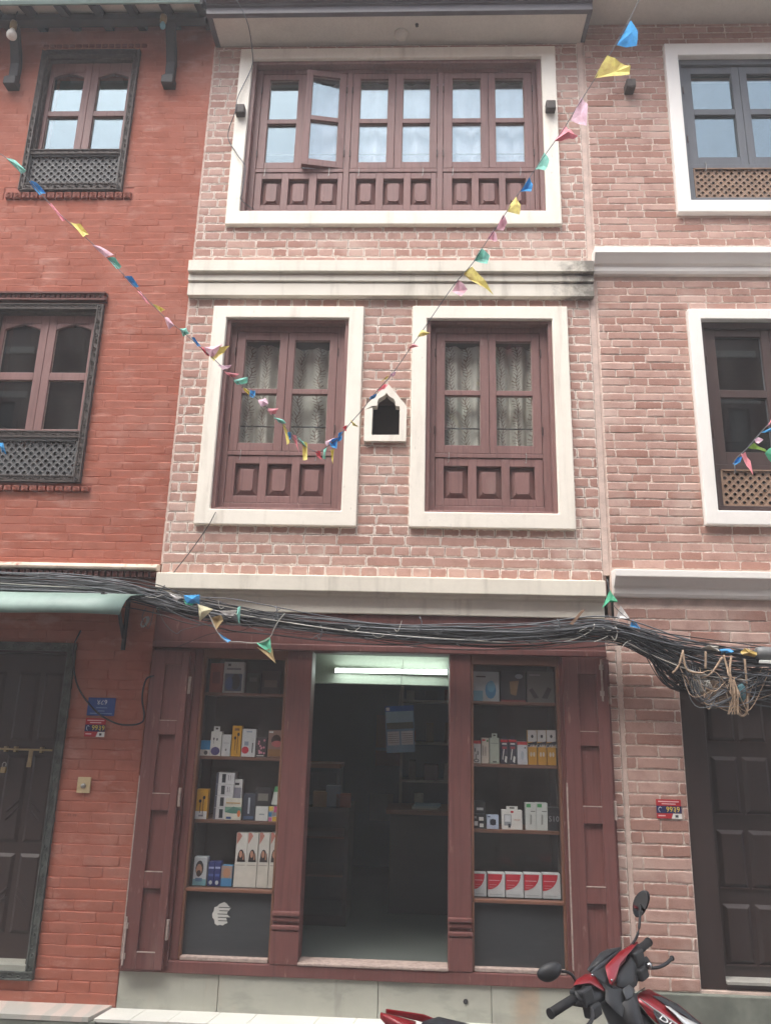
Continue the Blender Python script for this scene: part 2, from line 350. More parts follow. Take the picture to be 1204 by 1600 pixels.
def lay_bricks(house, wall, cells, m, geo, limit=300):
    """the bricks that show largest are parts of their own, the rest one part"""
    eye = Vector((0, CAM_Y, CAM_Z))
    def size(c):
        d = (Vector(((c[0]+c[1])/2, 0, (c[2]+c[3])/2))-eye).length
        vis = 1 if c[4] else 0
        return vis*(c[1]-c[0])*(c[3]-c[2])/d**2
    cells = sorted(cells, key=size, reverse=True)
    rest = []
    for i, c in enumerate(cells):
        g = geo(c)
        if i < limit and c[4]: link(bpy.data.objects.new('brick', brick_mesh('brick', [g], m)), wall)
        else: rest.append(g)
    if rest: tag(link(bpy.data.objects.new('bricks', brick_mesh('bricks', rest, m)), wall), kind='stuff')
def in_view(x, z):
    d = Vector((x, 0, z))-Vector((0, CAM_Y, CAM_Z)); a, b, c = d.dot(right), d.dot(down), d.dot(fwd)
    return abs(a/c) < 612/FPX and abs(b/c) < 808/FPX
def course(x0, x1, z0, z1, excl, lengths, phase):
    """bricks of one course as cells, interrupted by the excluded rectangles"""
    seg = [(x0, x1)]
    for e in excl:
        if e[2] < z1-.004 and e[3] > z0+.004:
            seg = [s for a, b in seg for s in ((a, min(b, e[0])), (max(a, e[1]), b)) if s[1]-s[0] > .012]
    out = []; x = x0-phase; i = 0
    edges = []
    while x < x1+.3: edges.append(x); x += lengths(i); i += 1
    part = []                                          # courses cut by the top or bottom of a surround keep their trimmed bricks
    for q in excl:
        xa, xb = max(x0, q[0]), min(x1, q[1])
        if xb-xa > .03 and q[2] < z1-.004 and q[3] > z0+.004:
            for lo, hi in ((z0, q[2]), (q[3], z1)):
                if hi-lo > .014 and not any(p is not q and p[0] < xb-.01 and p[1] > xa+.01 and p[2] < hi-.002 and p[3] > lo+.002 for p in excl): part.append((xa, xb, lo, hi))
    for a, b, lo, hi in part:
        e = [a]+[q for q in edges if a+.028 < q < b-.028]+[b]
        out += [(e[k], e[k+1], lo, hi, in_view((e[k]+e[k+1])/2, (lo+hi)/2)) for k in range(len(e)-1)]
    for a, b in seg:
        e = [a]+[q for q in edges if a+.028 < q < b-.028]+[b]
        out += [(e[k], e[k+1], z0, z1, in_view((e[k]+e[k+1])/2, (z0+z1)/2)) for k in range(len(e)-1)]
    return out
def surround(house, ox0, ox1, oz0, oz1, ix0, ix1, iz0, iz1, m, y0=-.036, name='window_surround'):
    b = MB(); y1 = .03
    b.box(ox0, ox1, y0, y1, iz1, oz1); b.box(ox0, ox1, y0, y1, oz0, iz0); b.box(ox0, ix0, y0, y1, iz0, iz1); b.box(ix1, ox1, y0, y1, iz0, iz1)
    # one clean frame: rebuilt as a ring so that no seam shows
    r = MB(); A = [(ox0, oz0), (ox1, oz0), (ox1, oz1), (ox0, oz1)]; B = [(ix0, iz0), (ix1, iz0), (ix1, iz1), (ix0, iz1)]
    V = [(x, y, z) for y in (y0, y1) for L in (A, B) for x, z in L]
    F = []
    for i in range(4):
        k = (i+1) % 4
        F += [(i, k, 4+k, 4+i), (8+k, 8+i, 12+i, 12+k), (k, i, 8+i, 8+k), (4+i, 4+k, 12+k, 12+i)]
    r.add(V, F); return r.build(name, m, house, bevel=.006)
def sash(win, x0, x1, z0, z1, y0, y1, st_l, st_r, panes, bar, m, g, xf=None, arch=False):
    """one casement leaf: stiles, rails and bar as the leaf, each pane of glass its own piece. panes = [(zlo, zhi), ...]"""
    b = MB(); zs = sorted(panes)
    b.box(x0, x0+st_l, y0, y1, z0, z1); b.box(x1-st_r, x1, y0, y1, z0, z1)
    prev = z0
    for lo, hi in zs:
        b.box(x0+st_l, x1-st_r, y0+.001, y1-.001, prev, lo); prev = hi
    b.box(x0+st_l, x1-st_r, y0+.001, y1-.001, prev, z1)
    if arch:
        a, c = x0+st_l, x1-st_r; hi = zs[-1][1]; w_ = c-a
        prof = [(a, hi), (a, hi-.05), (a+w_*.12, hi-.035), (a+w_*.3, hi-.022), (a+w_*.42, hi-.014), (a+w_*.5, hi-.004), (a+w_*.58, hi-.014), (a+w_*.7, hi-.022), (a+w_*.88, hi-.035), (c, hi-.05), (c, hi)]
        b.prism_y(prof, y0+.002, y1-.004)
    s = b.build('sash', m, win, bevel=.003, xf=xf)
    ym = (y0+y1)/2+.004
    for lo, hi in zs:
        MB().box(x0+st_l-.003, x1-st_r+.003, ym, ym+.004, lo-.003, hi+.003).build('pane', g, win, xf=xf)
        t = MB(); a, c = x0+st_l, x1-st_r                       # putty bead round the glass
        for q in ((a, c, lo, lo+.004), (a, c, hi-.004, hi), (a, a+.004, lo, hi), (c-.004, c, lo, hi)): t.box(q[0], q[1], ym-.006, ym-.0005, q[2], q[3])
        t.build('bead', M['worn'] if m is M['wood'] else M['cable2'], win, xf=xf)
    return s
def hook(win, x, z, y):
    MB().tube([(x, y, z), (x, y-.012, z+.003), (x+.002, y-.014, z-.01), (x-.001, y-.012, z-.06), (x-.004, y-.012, z-.068), (x-.007, y-.012, z-.06)], .0028, 6).build('latch_hook', M['steel'], win)
def hinge(win, x, z, y):
    MB().tube([(x, y-.004, z-.028), (x, y-.004, z+.028)], .0045, 6).build('hinge', M['brownwood'], win)
def curtain(x0, x1, z0, z1, y, folds, amp, m, label, group=None, seed=1, gather=0.0):
    rg = random.Random(seed); nx, nz = 70, 24; V = []; UV = []; ph = [rg.uniform(0, 6) for _ in range(4)]
    for j in range(nz+1):
        tz = j/nz
        for i in range(nx+1):
            tx = i/nx; u = x0+(x1-x0)*tx
            f = math.sin(tx*folds*6.283+ph[0]+.6*math.sin(tz*3+ph[1]))+.45*math.sin(tx*folds*13.1+ph[2]+tz*1.5)
            g = gather*math.sin(tz*math.pi)*(tx-.5)
            V.append((u-g, y+amp*f*(.55+.45*(1-tz)), z0+(z1-z0)*tz)); UV.append((tx*(x1-x0)*1.15, tz*(z1-z0)))
    F = [(j*(nx+1)+i, j*(nx+1)+i+1, (j+1)*(nx+1)+i+1, (j+1)*(nx+1)+i) for j in range(nz) for i in range(nx)]
    mb = MB(); mb.v = V; mb.f = F; o = mb.build('curtain', m, None, smooth=True)
    uv = o.data.uv_layers.new(name='UVMap')
    for l in o.data.loops: uv.data[l.index].uv = UV[l.vertex_index]
    return tag(o, label, 'curtain', group)
def lattice(win, x0, x1, z0, z1, y, pitch, hole, m):
    """pierced screen: diamond cells, each with a round hole and its own depth"""
    V = []; F = []; d = .011; p = pitch; r = hole
    n = int((x1-x0)/p)+2; k = int((z1-z0)/p)+2
    cen = [(x0+(i+o)*p, z0+(j_+o)*p) for o in (0, .5) for i in range(n) for j_ in range(k)]
    for cx, cz in cen:
        if not (x0-.004 <= cx <= x1+.004 and z0-.004 <= cz <= z1+.004): continue
        b0 = len(V)
        for q in range(8):                              # diamond outline, corner and edge midpoints
            a = q*math.pi/4; rr = p/2 if q % 2 == 0 else p/2*math.sqrt(.5)
            V.append((cx+rr*math.cos(a), y, cz+rr*math.sin(a)))
        for yy in (y-.002, y+d):
            for q in range(8): a = q*math.pi/4; V.append((cx+r*math.cos(a), yy, cz+r*math.sin(a)))
        for q in range(8):
            w_ = (q+1) % 8
            F += [(b0+q, b0+w_, b0+8+w_, b0+8+q), (b0+8+q, b0+8+w_, b0+16+w_, b0+16+q)]
    mb = MB(); mb.add(V, F); o = mb.build('lattice', m, win)
    MB().box(x0-.01, x1+.01, y+.03, y+.034, z0-.01, z1+.01).build('lattice_backing', M['blackwood'], win)
    return o
def carved(house_part, x0, x1, z0, z1, y0, m, horizontal):
    """carved band: a bar with a running row of scrolls in relief"""
    b = bx(x0, x1, y0, .05, z0, z1)
    L = (x1-x0) if horizontal else (z1-z0); n = max(2, int(L/.05)); wv = ((z1-z0) if horizontal else (x1-x0))
    for i in range(n):
        t = (i+.5)/n*L; s = 1 if i % 2 else -1
        cx, cz = (x0+t, (z0+z1)/2+s*wv*.1) if horizontal else ((x0+x1)/2+s*wv*.1, z0+t)
        pts = [(cx+math.cos(a)*wv*.28*(1-a/9)*(1.5 if horizontal else 1), y0-.003, cz+s*math.sin(a)*wv*.28*(1-a/9)*(1 if horizontal else 1.5)) for a in [k*.8 for k in range(8)]]
        b.tube(pts, wv*.07, 4)
    for e in (-1, 1):
        if horizontal: zc = z0 if e < 0 else z1-.007; b.box(x0, x1, y0-.006, y0, zc, zc+.007)
        else: xc = x0 if e < 0 else x1-.007; b.box(xc, xc+.007, y0-.006, y0, z0, z1)
    return b.build('carved_band', m, house_part)
def dentils(house, x0, x1, z0, z1, n, m, y=-.03, rosette=True):
    p = (x1-x0)/n; src = None
    for i in range(n):
        if src is None:
            b = MB().frus(x0+.003, x0+p-.003, z0, z1, 0.0, y, .004)
            if rosette:
                c = (x0+p/2, y-.001, (z0+z1)/2); r = min(p, z1-z0)*.3
                b.tube([(c[0]+math.cos(a*.7854)*r, c[1], c[2]+math.sin(a*.7854)*r) for a in range(9)], r*.22, 4, False)
                b.ball(c, r*.35, r*.3, r*.35, 6, 4)
            src = b.build('dentil', m, house)
        else:
            o = src.copy(); link(o, house); o.location.x = i*p
def shell(house, x0, x1, zf, zt, slabs, yb=3.2, wallm='room', xin=0.0):
    """floors, side walls, back wall and roof slab that close the house"""
    MB().box(x0, x0+.1, .225, yb, zf, zt).box(x1-.1, x1, .225, yb, zf, zt).box(x0, x1, yb, yb+.15, zf, zt).build('side_and_back_walls', M['room'], house)
    b = MB()
    for z0, z1 in slabs: b.box(x0+.1, x1-.1, .225, yb, z0, z1)
    b.build('floor_slabs', M['room'], house)

# ------------------------------------------------------------------ ground
tag(MB().quad((-60, -60, 0), (60, -60, 0), (60, 60, 0), (-60, 60, 0)).build('road', M['road']), kind='structure')
pv = tag(bx(-1.64, 1.18, -.165, .0, .0, .44).build('pavement', M['cement']), kind='structure')
x = -1.62
for i, wd in enumerate((.19, .2, .21, .2, .34, .2, .25, .25, .25, .25, .25, .21)):   # marble tiles along the ledge, slightly skewed joints
    x1 = min(x+wd, 1.18); sk = .035
    MB().add([(x-sk+.0015, -.168, .4405), (x1-sk-.0015, -.168, .4405), (x1-.0015, -.002, .4405), (x+.0015, -.002, .4405),
              (x-sk+.0015, -.168, .456+rnd.uniform(-.001, .001)), (x1-sk-.0015, -.168, .456), (x1-.0015, -.002, .456), (x+.0015, -.002, .456)],
             [(4, 5, 6, 7), (0, 1, 5, 4), (1, 2, 6, 5), (3, 0, 4, 7)]).build('tile', M['tile'], pv)
    x = x1
# ================================================================== MIDDLE HOUSE
XL, XR = -1.60, 1.168
mid = thing('brick_house', 'narrow pink brick house with cream window surrounds above the open shop', 'house', ((XL+XR)/2, 0, .45))
UP = (-1.297, .872, 5.482, 6.822); UPO = (-1.392, .977, 5.372, 6.915)
W1 = (-1.319, -.481, 3.279, 4.636); W1O = (-1.414, -.3815, 3.178, 4.725)
W2 = (.047, .885, 3.281, 4.635); W2O = (-.0505, .988, 3.18, 4.731)
NI = (-.305, -.126, 3.80, 4.10); NO = (-.346, -.084, 3.755, 4.153)
wall = holes_wall(MB(), XL+.004, XR-.004, 2.63, 7.1, 0, .22, [UP, W1, W2, NI]).build('wall', M['dark_joint'], mid)
shell(mid, XL+.01, XR-.01, 2.63, 7.3, [(2.63, 2.75), (4.86, 5.0), (7.1, 7.3)])
ex = [UPO, W1O, W2O, (NO[0], NO[1], NO[2], 4.0), (NO[0]+.03, NO[1]-.03, 4.0, 4.05), (NO[0]+.07, NO[1]-.07, 4.05, 4.11), (-2, 2, 4.797, 5.057), (-2, 2, 0, 2.862), (-2, 2, 6.965, 9)]
cells = []; H = .0667; z = 2.862; i = 0
while z < 6.96:
    z1 = min(z+H, 6.97)
    if i % 2 == 0: cells += course(XL, XR-.022, z, z1, ex, lambda k: .108+((k*37+i*11) % 7-3)*.0016, .04+((i*29) % 7)*.009)
    else: cells += course(XL, XR-.022, z, z1, ex, lambda k: .214+((k*53+i*17) % 7-3)*.0026, .07+((i*43) % 11)*.014)
    z = z1; i += 1
lay_bricks(mid, wall, cells, M['mid_brick'], lambda c: brick_geo(c[0], c[1], c[2], c[3], .0016, .0125, .0062+rnd.uniform(-.0015, .0015), .0030, edge=.62))
MB().box(XL-.006, XL+.006, -.0065, .03, 2.92, 6.97).build('joint_strip', M['mortar'], mid)
MB().box(XR-.021, XR+.016, -.004, .05, 2.9, 7.0).build('joint_strip', M['mortar'], mid)
# cornices
b = MB()
b.prism_x([(.03, 4.80), (-.048, 4.80), (-.048, 4.893), (-.03, 4.897), (-.03, 4.902), (-.06, 4.906), (-.06, 4.952), (-.045, 4.957), (-.045, 4.962), (-.085, 4.967), (-.085, 5.05), (.03, 5.057)], XL-.005, XR+.002)
b.build('cornice', M['stained'], mid, bevel=.005)
b = MB()
b.prism_x([(.03, 2.63), (-.03, 2.63), (-.03, 2.728), (-.055, 2.735), (-.055, 2.745), (-.09, 2.755), (-.09, 2.852), (.03, 2.862)], XL+.002, XR-.03)
b.build('cornice', M['cornice'], mid, bevel=.005)
for o_, i_ in ((UPO, UP), (W1O, W1), (W2O, W2)): surround(mid, *o_, *i_, M['white'])
# niche with pointed head
nz = lambda L: [(lambda p: (p.x, p.z))(at(560+u/8.6, 560+v/8.6, -.03)) for u, v in L]
outer = nz([(72, 1110), (635, 1115), (646, 690), (636, 640), (612, 600), (572, 558), (520, 490), (460, 420), (400, 345), (300, 430), (230, 500), (160, 572), (118, 608), (92, 650), (80, 700)])
inner = nz([(172, 1030), (545, 1030), (552, 648), (494, 640), (492, 580), (474, 548), (430, 525), (398, 498), (375, 462), (350, 498), (312, 520), (270, 545), (254, 580), (250, 638), (190, 640)])
n = len(outer); r = MB()
V = [(x, y, z) for y in (-.036, .03) for L in (outer, inner) for x, z in L]; F = []
for i in range(n):
    k = (i+1) % n
    F += [(i, k, n+k, n+i), (2*n+k, 2*n+i, 3*n+i, 3*n+k), (k, i, 2*n+i, 2*n+k), (n+i, n+k, 3*n+k, 3*n+i)]
ni = r.add(V, F).build('niche_surround', M['white'], mid)
MB().box(-.31, -.121, .031, .034, 4.03, 4.11).box(-.33, -.11, .20, .215, 3.78, 4.12).box(-.32, -.305, .031, .2, 3.8, 4.1).box(-.126, -.111, .031, .2, 3.8, 4.1).box(-.305, -.126, .031, .2, 3.785, 3.80).box(-.305, -.126, .031, .2, 4.1, 4.115).build('niche_lining', M['brownwood'], mid)
# eave slab with dark stepped fascia
SZ = 6.972
MB().box(-1.56, 1.172, -.25, .02, SZ, SZ+.12).build('soffit', M['soffit'], mid)
prof = [(-.252, 6.966), (-.285, 6.972), (-.285, 7.03), (-.30, 7.036), (-.30, 7.05), (-.33, 7.06), (-.33, 7.13), (-.36, 7.14), (-.36, 7.24), (.02, 7.3), (.02, 7.1), (-.252, 7.1)]
fa = MB().prism_x(prof, -1.60, 1.205)
fa.box(-1.60, -1.562, -.251, .02, 6.967, 7.1).box(1.174, 1.205, -.251, -.01, 6.967, 7.1).build('fascia', M['fascia'], mid, bevel=.003)
MB().prism_x([(-.38, 7.25), (-.4, 7.25), (.6, 7.62), (3.4, 7.62), (3.4, 7.31), (0, 7.31)], -1.6, 1.2).build('roof', M['fascia'], mid)
c = at(627, 58, -.09)
dl = tag(MB().lathe((c.x, -.1, SZ), [(.052, -.001), (.052, -.014), (.045, -.016), (.04, -.03), (.025, -.042), (.004, -.046)], 20).build('ceiling_lamp', M['soffit'], None, smooth=True), 'round pale dome lamp under the cream soffit above the top window', 'lamp')
c = at(651, 40, -.18)
tag(MB().tube([(c.x, -.18, SZ+.005), (c.x, -.18, SZ-.01), (c.x+.008, -.182, SZ-.022), (c.x, -.185, SZ-.03), (c.x-.006, -.182, SZ-.02)], .005, 6).ball((c.x, -.18, SZ-.004), .014, .014, .006, 8, 5).build('ceiling_hook', M['blackwood']), 'small dark metal hook hanging from the soffit beside the dome lamp', 'hook')
for px, py in ((375, 171), (860, 165)):
    c = at(px, py, -.07); b = bx(c.x-.034, c.x+.034, -.09, .03, c.z-.036, c.z+.036); b.build('beam_end', M['darkwood'], mid, bevel=.006)

# ---- windows of the middle house
def low_window(dx, op):
    x0, x1, z0, z1 = op; m = M['wood']
    fr = MB()                                                    # lining and fixed frame
    fr.box(x0, x0+.026, -.008, .13, z0, z1).box(x1-.026, x1, -.008, .13, z0, z1).box(x0+.026, x1-.026, -.008, .13, z1-.024, z1).box(x0+.026, x1-.026, -.006, .13, z0, z0+.02)
    a, b_ = x0+.026, x1-.026
    fr.box(a, .110+dx, .046, .12, z0+.02, z1-.024).box(.811+dx, b_, .046, .12, z0+.02, z1-.024).box(.110+dx, .811+dx, .046, .12, 4.573, z1-.024)
    fr.box(.110+dx, .811+dx, .046, .12, 3.672, 3.70).box(.110+dx, .811+dx, .046, .12, z0+.02, 3.345)
    w_ = fr.build('window', m, mid, bevel=.003)
    P = [(3.76, 4.113), (4.15, 4.512)]
    sash(w_, .113+dx, .4655+dx, 3.703, 4.57, .050, .088, .058, .056, P, None, m, M['glass_lo'])
    sash(w_, .4685+dx, .808+dx, 3.703, 4.57, .050, .088, .045, .054, P, None, m, M['glass_lo'])
    pf = MB(); ps = [(.168, .326), (.380, .541), (.594, .756)]
    xs = [.113]+[q for p in ps for q in p]+[.808]
    for k in range(0, 8, 2): pf.box(xs[k]+dx, xs[k+1]+dx, .052, .1, 3.347, 3.669)
    for p in ps: pf.box(p[0]+dx, p[1]+dx, .053, .1, 3.347, 3.395).box(p[0]+dx, p[1]+dx, .053, .1, 3.615, 3.669)
    pf.build('panel_frame', m, w_, bevel=.003)
    for p in ps:
        pb = MB().frus(p[0]+dx, p[1]+dx, 3.395, 3.615, .092, .072, .034)
        u0, u1, v0, v1 = p[0]+dx+.036, p[1]+dx-.036, 3.395+.036, 3.615-.036; ch = .012
        pb.prism_y([(u0+ch, v0), (u1-ch, v0), (u1, v0+ch), (u1, v1-ch), (u1-ch, v1), (u0+ch, v1), (u0, v1-ch), (u0, v0+ch)], .060, .0735)
        pb.build('raised_panel', m, w_, bevel=.002)
    for hx in (.20, .70): hook(w_, hx+dx, 3.70, .046)
    for hx in (.108, .812):
        for hz in (4.42, 3.86): hinge(w_, hx+dx, hz, .046)
    MB().tube([(.11+dx, .115, 3.90), (.81+dx, .115, 3.90)], .005, 6).build('guard_bar', M['blackwood'], w_)
low_window(-1.366, W1); low_window(0, W2)
def top_window():
    x0, x1, z0, z1 = UP; m = M['wood']; fr = MB()
    fr.box(x0, x0+.03, -.008, .13, z0, z1).box(x1-.03, x1, -.008, .13, z0, z1).box(x0+.03, x1-.03, -.008, .13, z1-.03, z1).box(x0+.03, x1-.03, -.006, .13, z0, z0+.025)
    bays = [(-1.223, -.58), (-.532, .104), (.151, .809)]; zt, zb = 6.759, 5.55
    fr.box(x0+.03, -1.226, .046, .12, z0+.025, z1-.03).box(.812, x1-.03, .046, .12, z0+.025, z1-.03)
    fr.box(-.577, -.535, .046, .12, z0+.025, zt).box(.107, .148, .046, .12, z0+.025, zt).box(-1.226, .812, .046, .12, zt, z1-.03)
    for a, b_ in bays:
        fr.box(a-.003, b_+.003, .047, .12, 5.872, 5.903).box(a-.003, b_+.003, .047, .12, z0+.025, 5.55)
    w_ = fr.build('window', m, mid, bevel=.003)
    PZ = [(5.961, 6.305), (6.345, 6.708)]
    leaves = [(-1.223, -.889, -1.166, -.948), (-.886, -.58, -.838, -.632), (-.532, -.2105, -.476, -.265), (-.2075, .104, -.153, .053), (.151, .4835, .216, .430), (.4865, .809, .536, .749)]
    for i, (a, b_, p0, p1) in enumerate(leaves):
        xf = None
        if i == 1:                                                # this leaf stands ajar, swung out on its right-hand hinges
            h = Vector((b_, .05, 0)); xf = Matrix.Translation(h) @ Matrix.Rotation(R(9.5), 4, 'Z') @ Matrix.Translation(-h)
        sash(w_, a, b_, 5.906, 6.756, .050, .088, p0-a, b_-p1, PZ, None, m, M['glass_up'], xf)
    ps = [(-1.173, -1.027), (-.976, -.826), (-.77, -.616), (-.481, -.337), (-.282, -.134), (-.083, .065), (.217, .359), (.409, .556), (.602, .748)]
    for bi, (a, b_) in enumerate(bays):
        pf = MB(); q = ps[bi*3:bi*3+3]; xs = [a]+[t for p in q for t in p]+[b_]
        for k in range(0, 8, 2): pf.box(xs[k], xs[k+1], .052, .1, 5.552, 5.869)
        for p in q: pf.box(p[0], p[1], .053, .1, 5.552, 5.597).box(p[0], p[1], .053, .1, 5.818, 5.869)
        pf.build('panel_frame', m, w_, bevel=.003)
        for p in q:
            pb = MB().frus(p[0], p[1], 5.597, 5.818, .092, .072, .032)
            u0, u1, v0, v1 = p[0]+.034, p[1]-.034, 5.597+.034, 5.818-.034; ch = .012
            pb.prism_y([(u0+ch, v0), (u1-ch, v0), (u1, v0+ch), (u1, v1-ch), (u1-ch, v1), (u0+ch, v1), (u0, v1-ch), (u0, v0+ch)], .060, .0735)
            pb.build('raised_panel', m, w_, bevel=.002)
        hook(w_, a+.07, 5.895, .046); hook(w_, b_-.1, 5.895, .046)
        for hx in (a-.002, b_+.002):
            for hz in (6.6, 6.03): hinge(w_, hx, hz, .046)
    MB().tube([(-1.22, .115, 6.08), (.81, .115, 6.08)], .005, 6).build('guard_bar', M['cable3'], w_)
top_window()
curtain(-.90, .83, 5.55, 6.74, .14, 11, .018, M['sheer'], 'white sheer curtain behind the panes of the wide top window', seed=4)
curtain(W1[0]+.08, W1[0]+.43, 3.4, 4.52, .16, 2.2, .034, M['vine'], 'pale vine-print curtain in the left leaf of the window left of the niche', 'vine-print curtains', 5, .05)
curtain(W1[0]+.45, W1[1]-.07, 3.4, 4.50, .16, 1.8, .034, M['vine'], 'pale vine-print curtain in the right leaf of the window left of the niche', 'vine-print curtains', 6, -.06)
curtain(W2[0]+.10, W2[0]+.42, 3.4, 4.52, .16, 2.0, .034, M['vine'], 'pale vine-print curtain in the left leaf of the window right of the niche', 'vine-print curtains', 8, .04)
curtain(W2[0]+.44, W2[1]-.07, 3.4, 4.52, .16, 2.4, .034, M['vine'], 'pale vine-print curtain in the right leaf of the window right of the niche', 'vine-print curtains', 9, .05)

# ---- shop front
sw = M['shopwood']; FZ = .685
b = MB()
b.box(XL+.002, XR-.03, -.012, .12, 2.40, 2.63)                 # beam under the cornice
fr = b.build('lintel', sw, mid, bevel=.004)
MB().box(XL+.002, XR-.03, -.03, -.012, 2.40, 2.44).build('lintel_moulding', sw, mid, bevel=.006)
for a, c_ in ((-.768, -.618), (.208, .335)):
    p = MB().box(a, c_, -.006, .16, .70, 2.40)
    p.build('post', sw, mid, bevel=.006)
    q = MB()
    for zz, pr in ((.955, .022), (.925, .014), (.885, .02)): q.box(a-.004, c_+.004, -.006-pr, -.006, zz-.012, zz+.012)
    q.box(a-.004, c_+.004, -.02, -.0065, .70, .87).build('post_moulding', sw, mid, bevel=.006)
MB().box(-1.33, -1.285, -.004, .12, .70, 2.40).build('jamb', sw, mid, bevel=.004)
MB().box(.857, .90, -.004, .12, .70, 2.40).build('jamb', sw, mid, bevel=.004)
MB().box(XL+.002, XR-.03, -.016, .12, .638, .70).build('sill_beam', sw, mid, bevel=.005)
MB().box(-.617, .207, -.022, .1, .7, .715).build('door_threshold', M['worn'], mid, bevel=.004)
MB().box(XL+.002, -1.335, .02, .12, .7, 2.4).build('closed_bay', sw, mid); MB().box(.905, XR-.03, .02, .12, .7, 2.4).build('closed_bay', sw, mid)
# marble riser slabs below the shop
xs = [-1.6, -1.045, -.172, .44, 1.166]
for i in range(4): MB().box(xs[i]+.0015, xs[i+1]-.0015, -.002-.002*(i % 2), .2, .45, .638).build('riser_slab', M['marble'], mid, bevel=.002)
c = at(727, 1565, 0); MB().lathe((c.x, -.008, c.z), [(.013, .0), (.013, .0035)], 12, 'y').build('drain_hole', M['blackwood'], mid)
# narrow brick pier between the right-hand shutter and the neighbouring house
pier = MB().box(1.134, 1.203, .0, .12, .45, 2.76).build('wall', M['dark_joint'], mid)
z = .64; i = 0
while z < 2.62:
    g_ = brick_geo(1.135, 1.200, z, z+.0667, .0022, .010, .006+rnd.uniform(-.002, .003), .004, edge=.6); link(bpy.data.objects.new('brick', brick_mesh('brick', [g_], M['mid_brick'])), pier); z += .0667
MB().box(1.2, 1.224, -.005, .02, .64, 2.765).build('joint_strip', M['mortar'], mid)
# folding shutters, each two leaves folded flat against the wall
def shutter(x0, x1, z0, z1, fold_right):
    zp = [(.748, 1.068), (1.154, 1.477), (1.568, 1.893), (1.974, 2.296)]
    px0, px1 = (x0+.085, x0+.185) if fold_right else (x0+.085, x0+.19)
    b = MB(); y0, y1 = -.062, -.03
    b.box(x0, px0, y0, y1, z0, z1).box(px1, x1, y0, y1, z0, z1); pr = z0
    for lo, hi in zp: b.box(px0, px1, y0+.0005, y1, pr, lo); pr = hi
    b.box(px0, px1, y0+.0005, y1, pr, z1)
    s = b.build('shutter', sw, mid, bevel=.003)
    for lo, hi in zp: MB().box(px0-.004, px1+.004, y0+.017, y1-.004, lo-.004, hi+.004).build('shutter_panel', sw, s)
    for lo, hi in zp:
        MB().box(px0-.001, px1+.001, y0-.0012, y0+.008, lo-.0022, lo+.0022).build('chipped_edge', M['worn'], s)
    e = x1 if fold_right else x1
    MB().box(x0+.01, x1+.02, -.026, .0, z0+.01, z1-.005).build('inner_leaf', sw, s, bevel=.003)
    for hz in (.86, 1.55, 2.18): MB().box(x1-.002, x1+.016, -.05, -.036, hz-.05, hz+.05).tube([(x1+.012, -.056, hz-.05), (x1+.012, -.056, hz+.05)], .006, 6).build('hinge', M['worn'], s)
    bxx = x0+.012 if fold_right else x1-.035
    for lo, hi in ((z0+.02, z0+.26),) if fold_right else ((z1-.25, z1-.01),):
        MB().tube([(bxx, -.068, lo), (bxx, -.068, hi)], .006, 6).box(bxx-.012, bxx+.012, -.068, -.06, lo+.03, lo+.06).box(bxx-.012, bxx+.012, -.068, -.06, hi-.06, hi-.03).build('bolt', M['worn'], s)
    MB().box(x0-.003, x0+.003, -.0635, -.045, z0+.05, z0+1.0).build('chipped_edge', M['worn'], s)
shutter(-1.580, -1.352, .662, 2.378, True)
shutter(.872, 1.128, .69, 2.395, False)
# shop room
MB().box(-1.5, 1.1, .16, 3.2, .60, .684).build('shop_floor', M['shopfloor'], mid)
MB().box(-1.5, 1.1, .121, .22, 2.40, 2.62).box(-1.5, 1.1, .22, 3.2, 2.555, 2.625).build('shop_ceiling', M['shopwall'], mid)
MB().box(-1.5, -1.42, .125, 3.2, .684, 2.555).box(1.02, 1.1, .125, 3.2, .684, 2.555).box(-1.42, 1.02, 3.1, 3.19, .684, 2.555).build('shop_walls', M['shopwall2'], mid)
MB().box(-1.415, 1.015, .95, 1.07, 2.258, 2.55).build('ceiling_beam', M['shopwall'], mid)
# ================================================================== LEFT HOUSE (red painted brick)
LX0, LX1 = -4.6, -1.603
lh = thing('brick_house', 'red painted brick house with dark carved windows and teal awning', 'house', ((LX0+LX1)/2, 0, .45))
LU = (-2.90, -2.21, 5.70, 6.88); LUO = (-2.935, -2.172, 5.665, 6.925)
LL = (-2.94, -2.225, 3.48, 4.70); LLO = (-2.985, -2.185, 3.445, 4.737)
LD = (-3.05, -2.118, .60, 2.37); LDO = (-3.1, -2.072, .595, 2.415)
lwall = holes_wall(MB(), LX0, LX1, .0, 7.3, 0, .22, [LU, LL, LD]).build('wall', M['red_mortar'], lh)
shell(lh, LX0, LX1-.01, .0, 7.4, [(.3, .46), (2.7, 2.85), (5.0, 5.15), (7.3, 7.4)])
ex = [LUO, LLO, LDO, (-4, -1.5, 2.76, 2.91), (-3.05, -2.09, 5.595, 5.655), (-3.1, -2.17, 4.757, 4.823), (-3.1, -2.11, 3.38, 3.425), (-5, 0, 7.13, 9), (-5, 0, 0, .462)]
cells = []; z = .462; i = 0
while z < 7.12:
    h = .054 if z > 2.8 else .058
    cells += course(-3.42, LX1, z, min(z+h, 7.13), ex, lambda k: .205+((k*37+i*29) % 9-4)*.009, .07+.1*(i % 2)+((i*31) % 5)*.01)
    z += h; i += 1
lay_bricks(lh, lwall, cells, M['left_brick'], lambda c: brick_geo(c[0], c[1], c[2], c[3], .0004, .0045, .0055+rnd.uniform(-.0018, .0024), .0032, wave=.0006, tilt=-.0034, edge=.72))
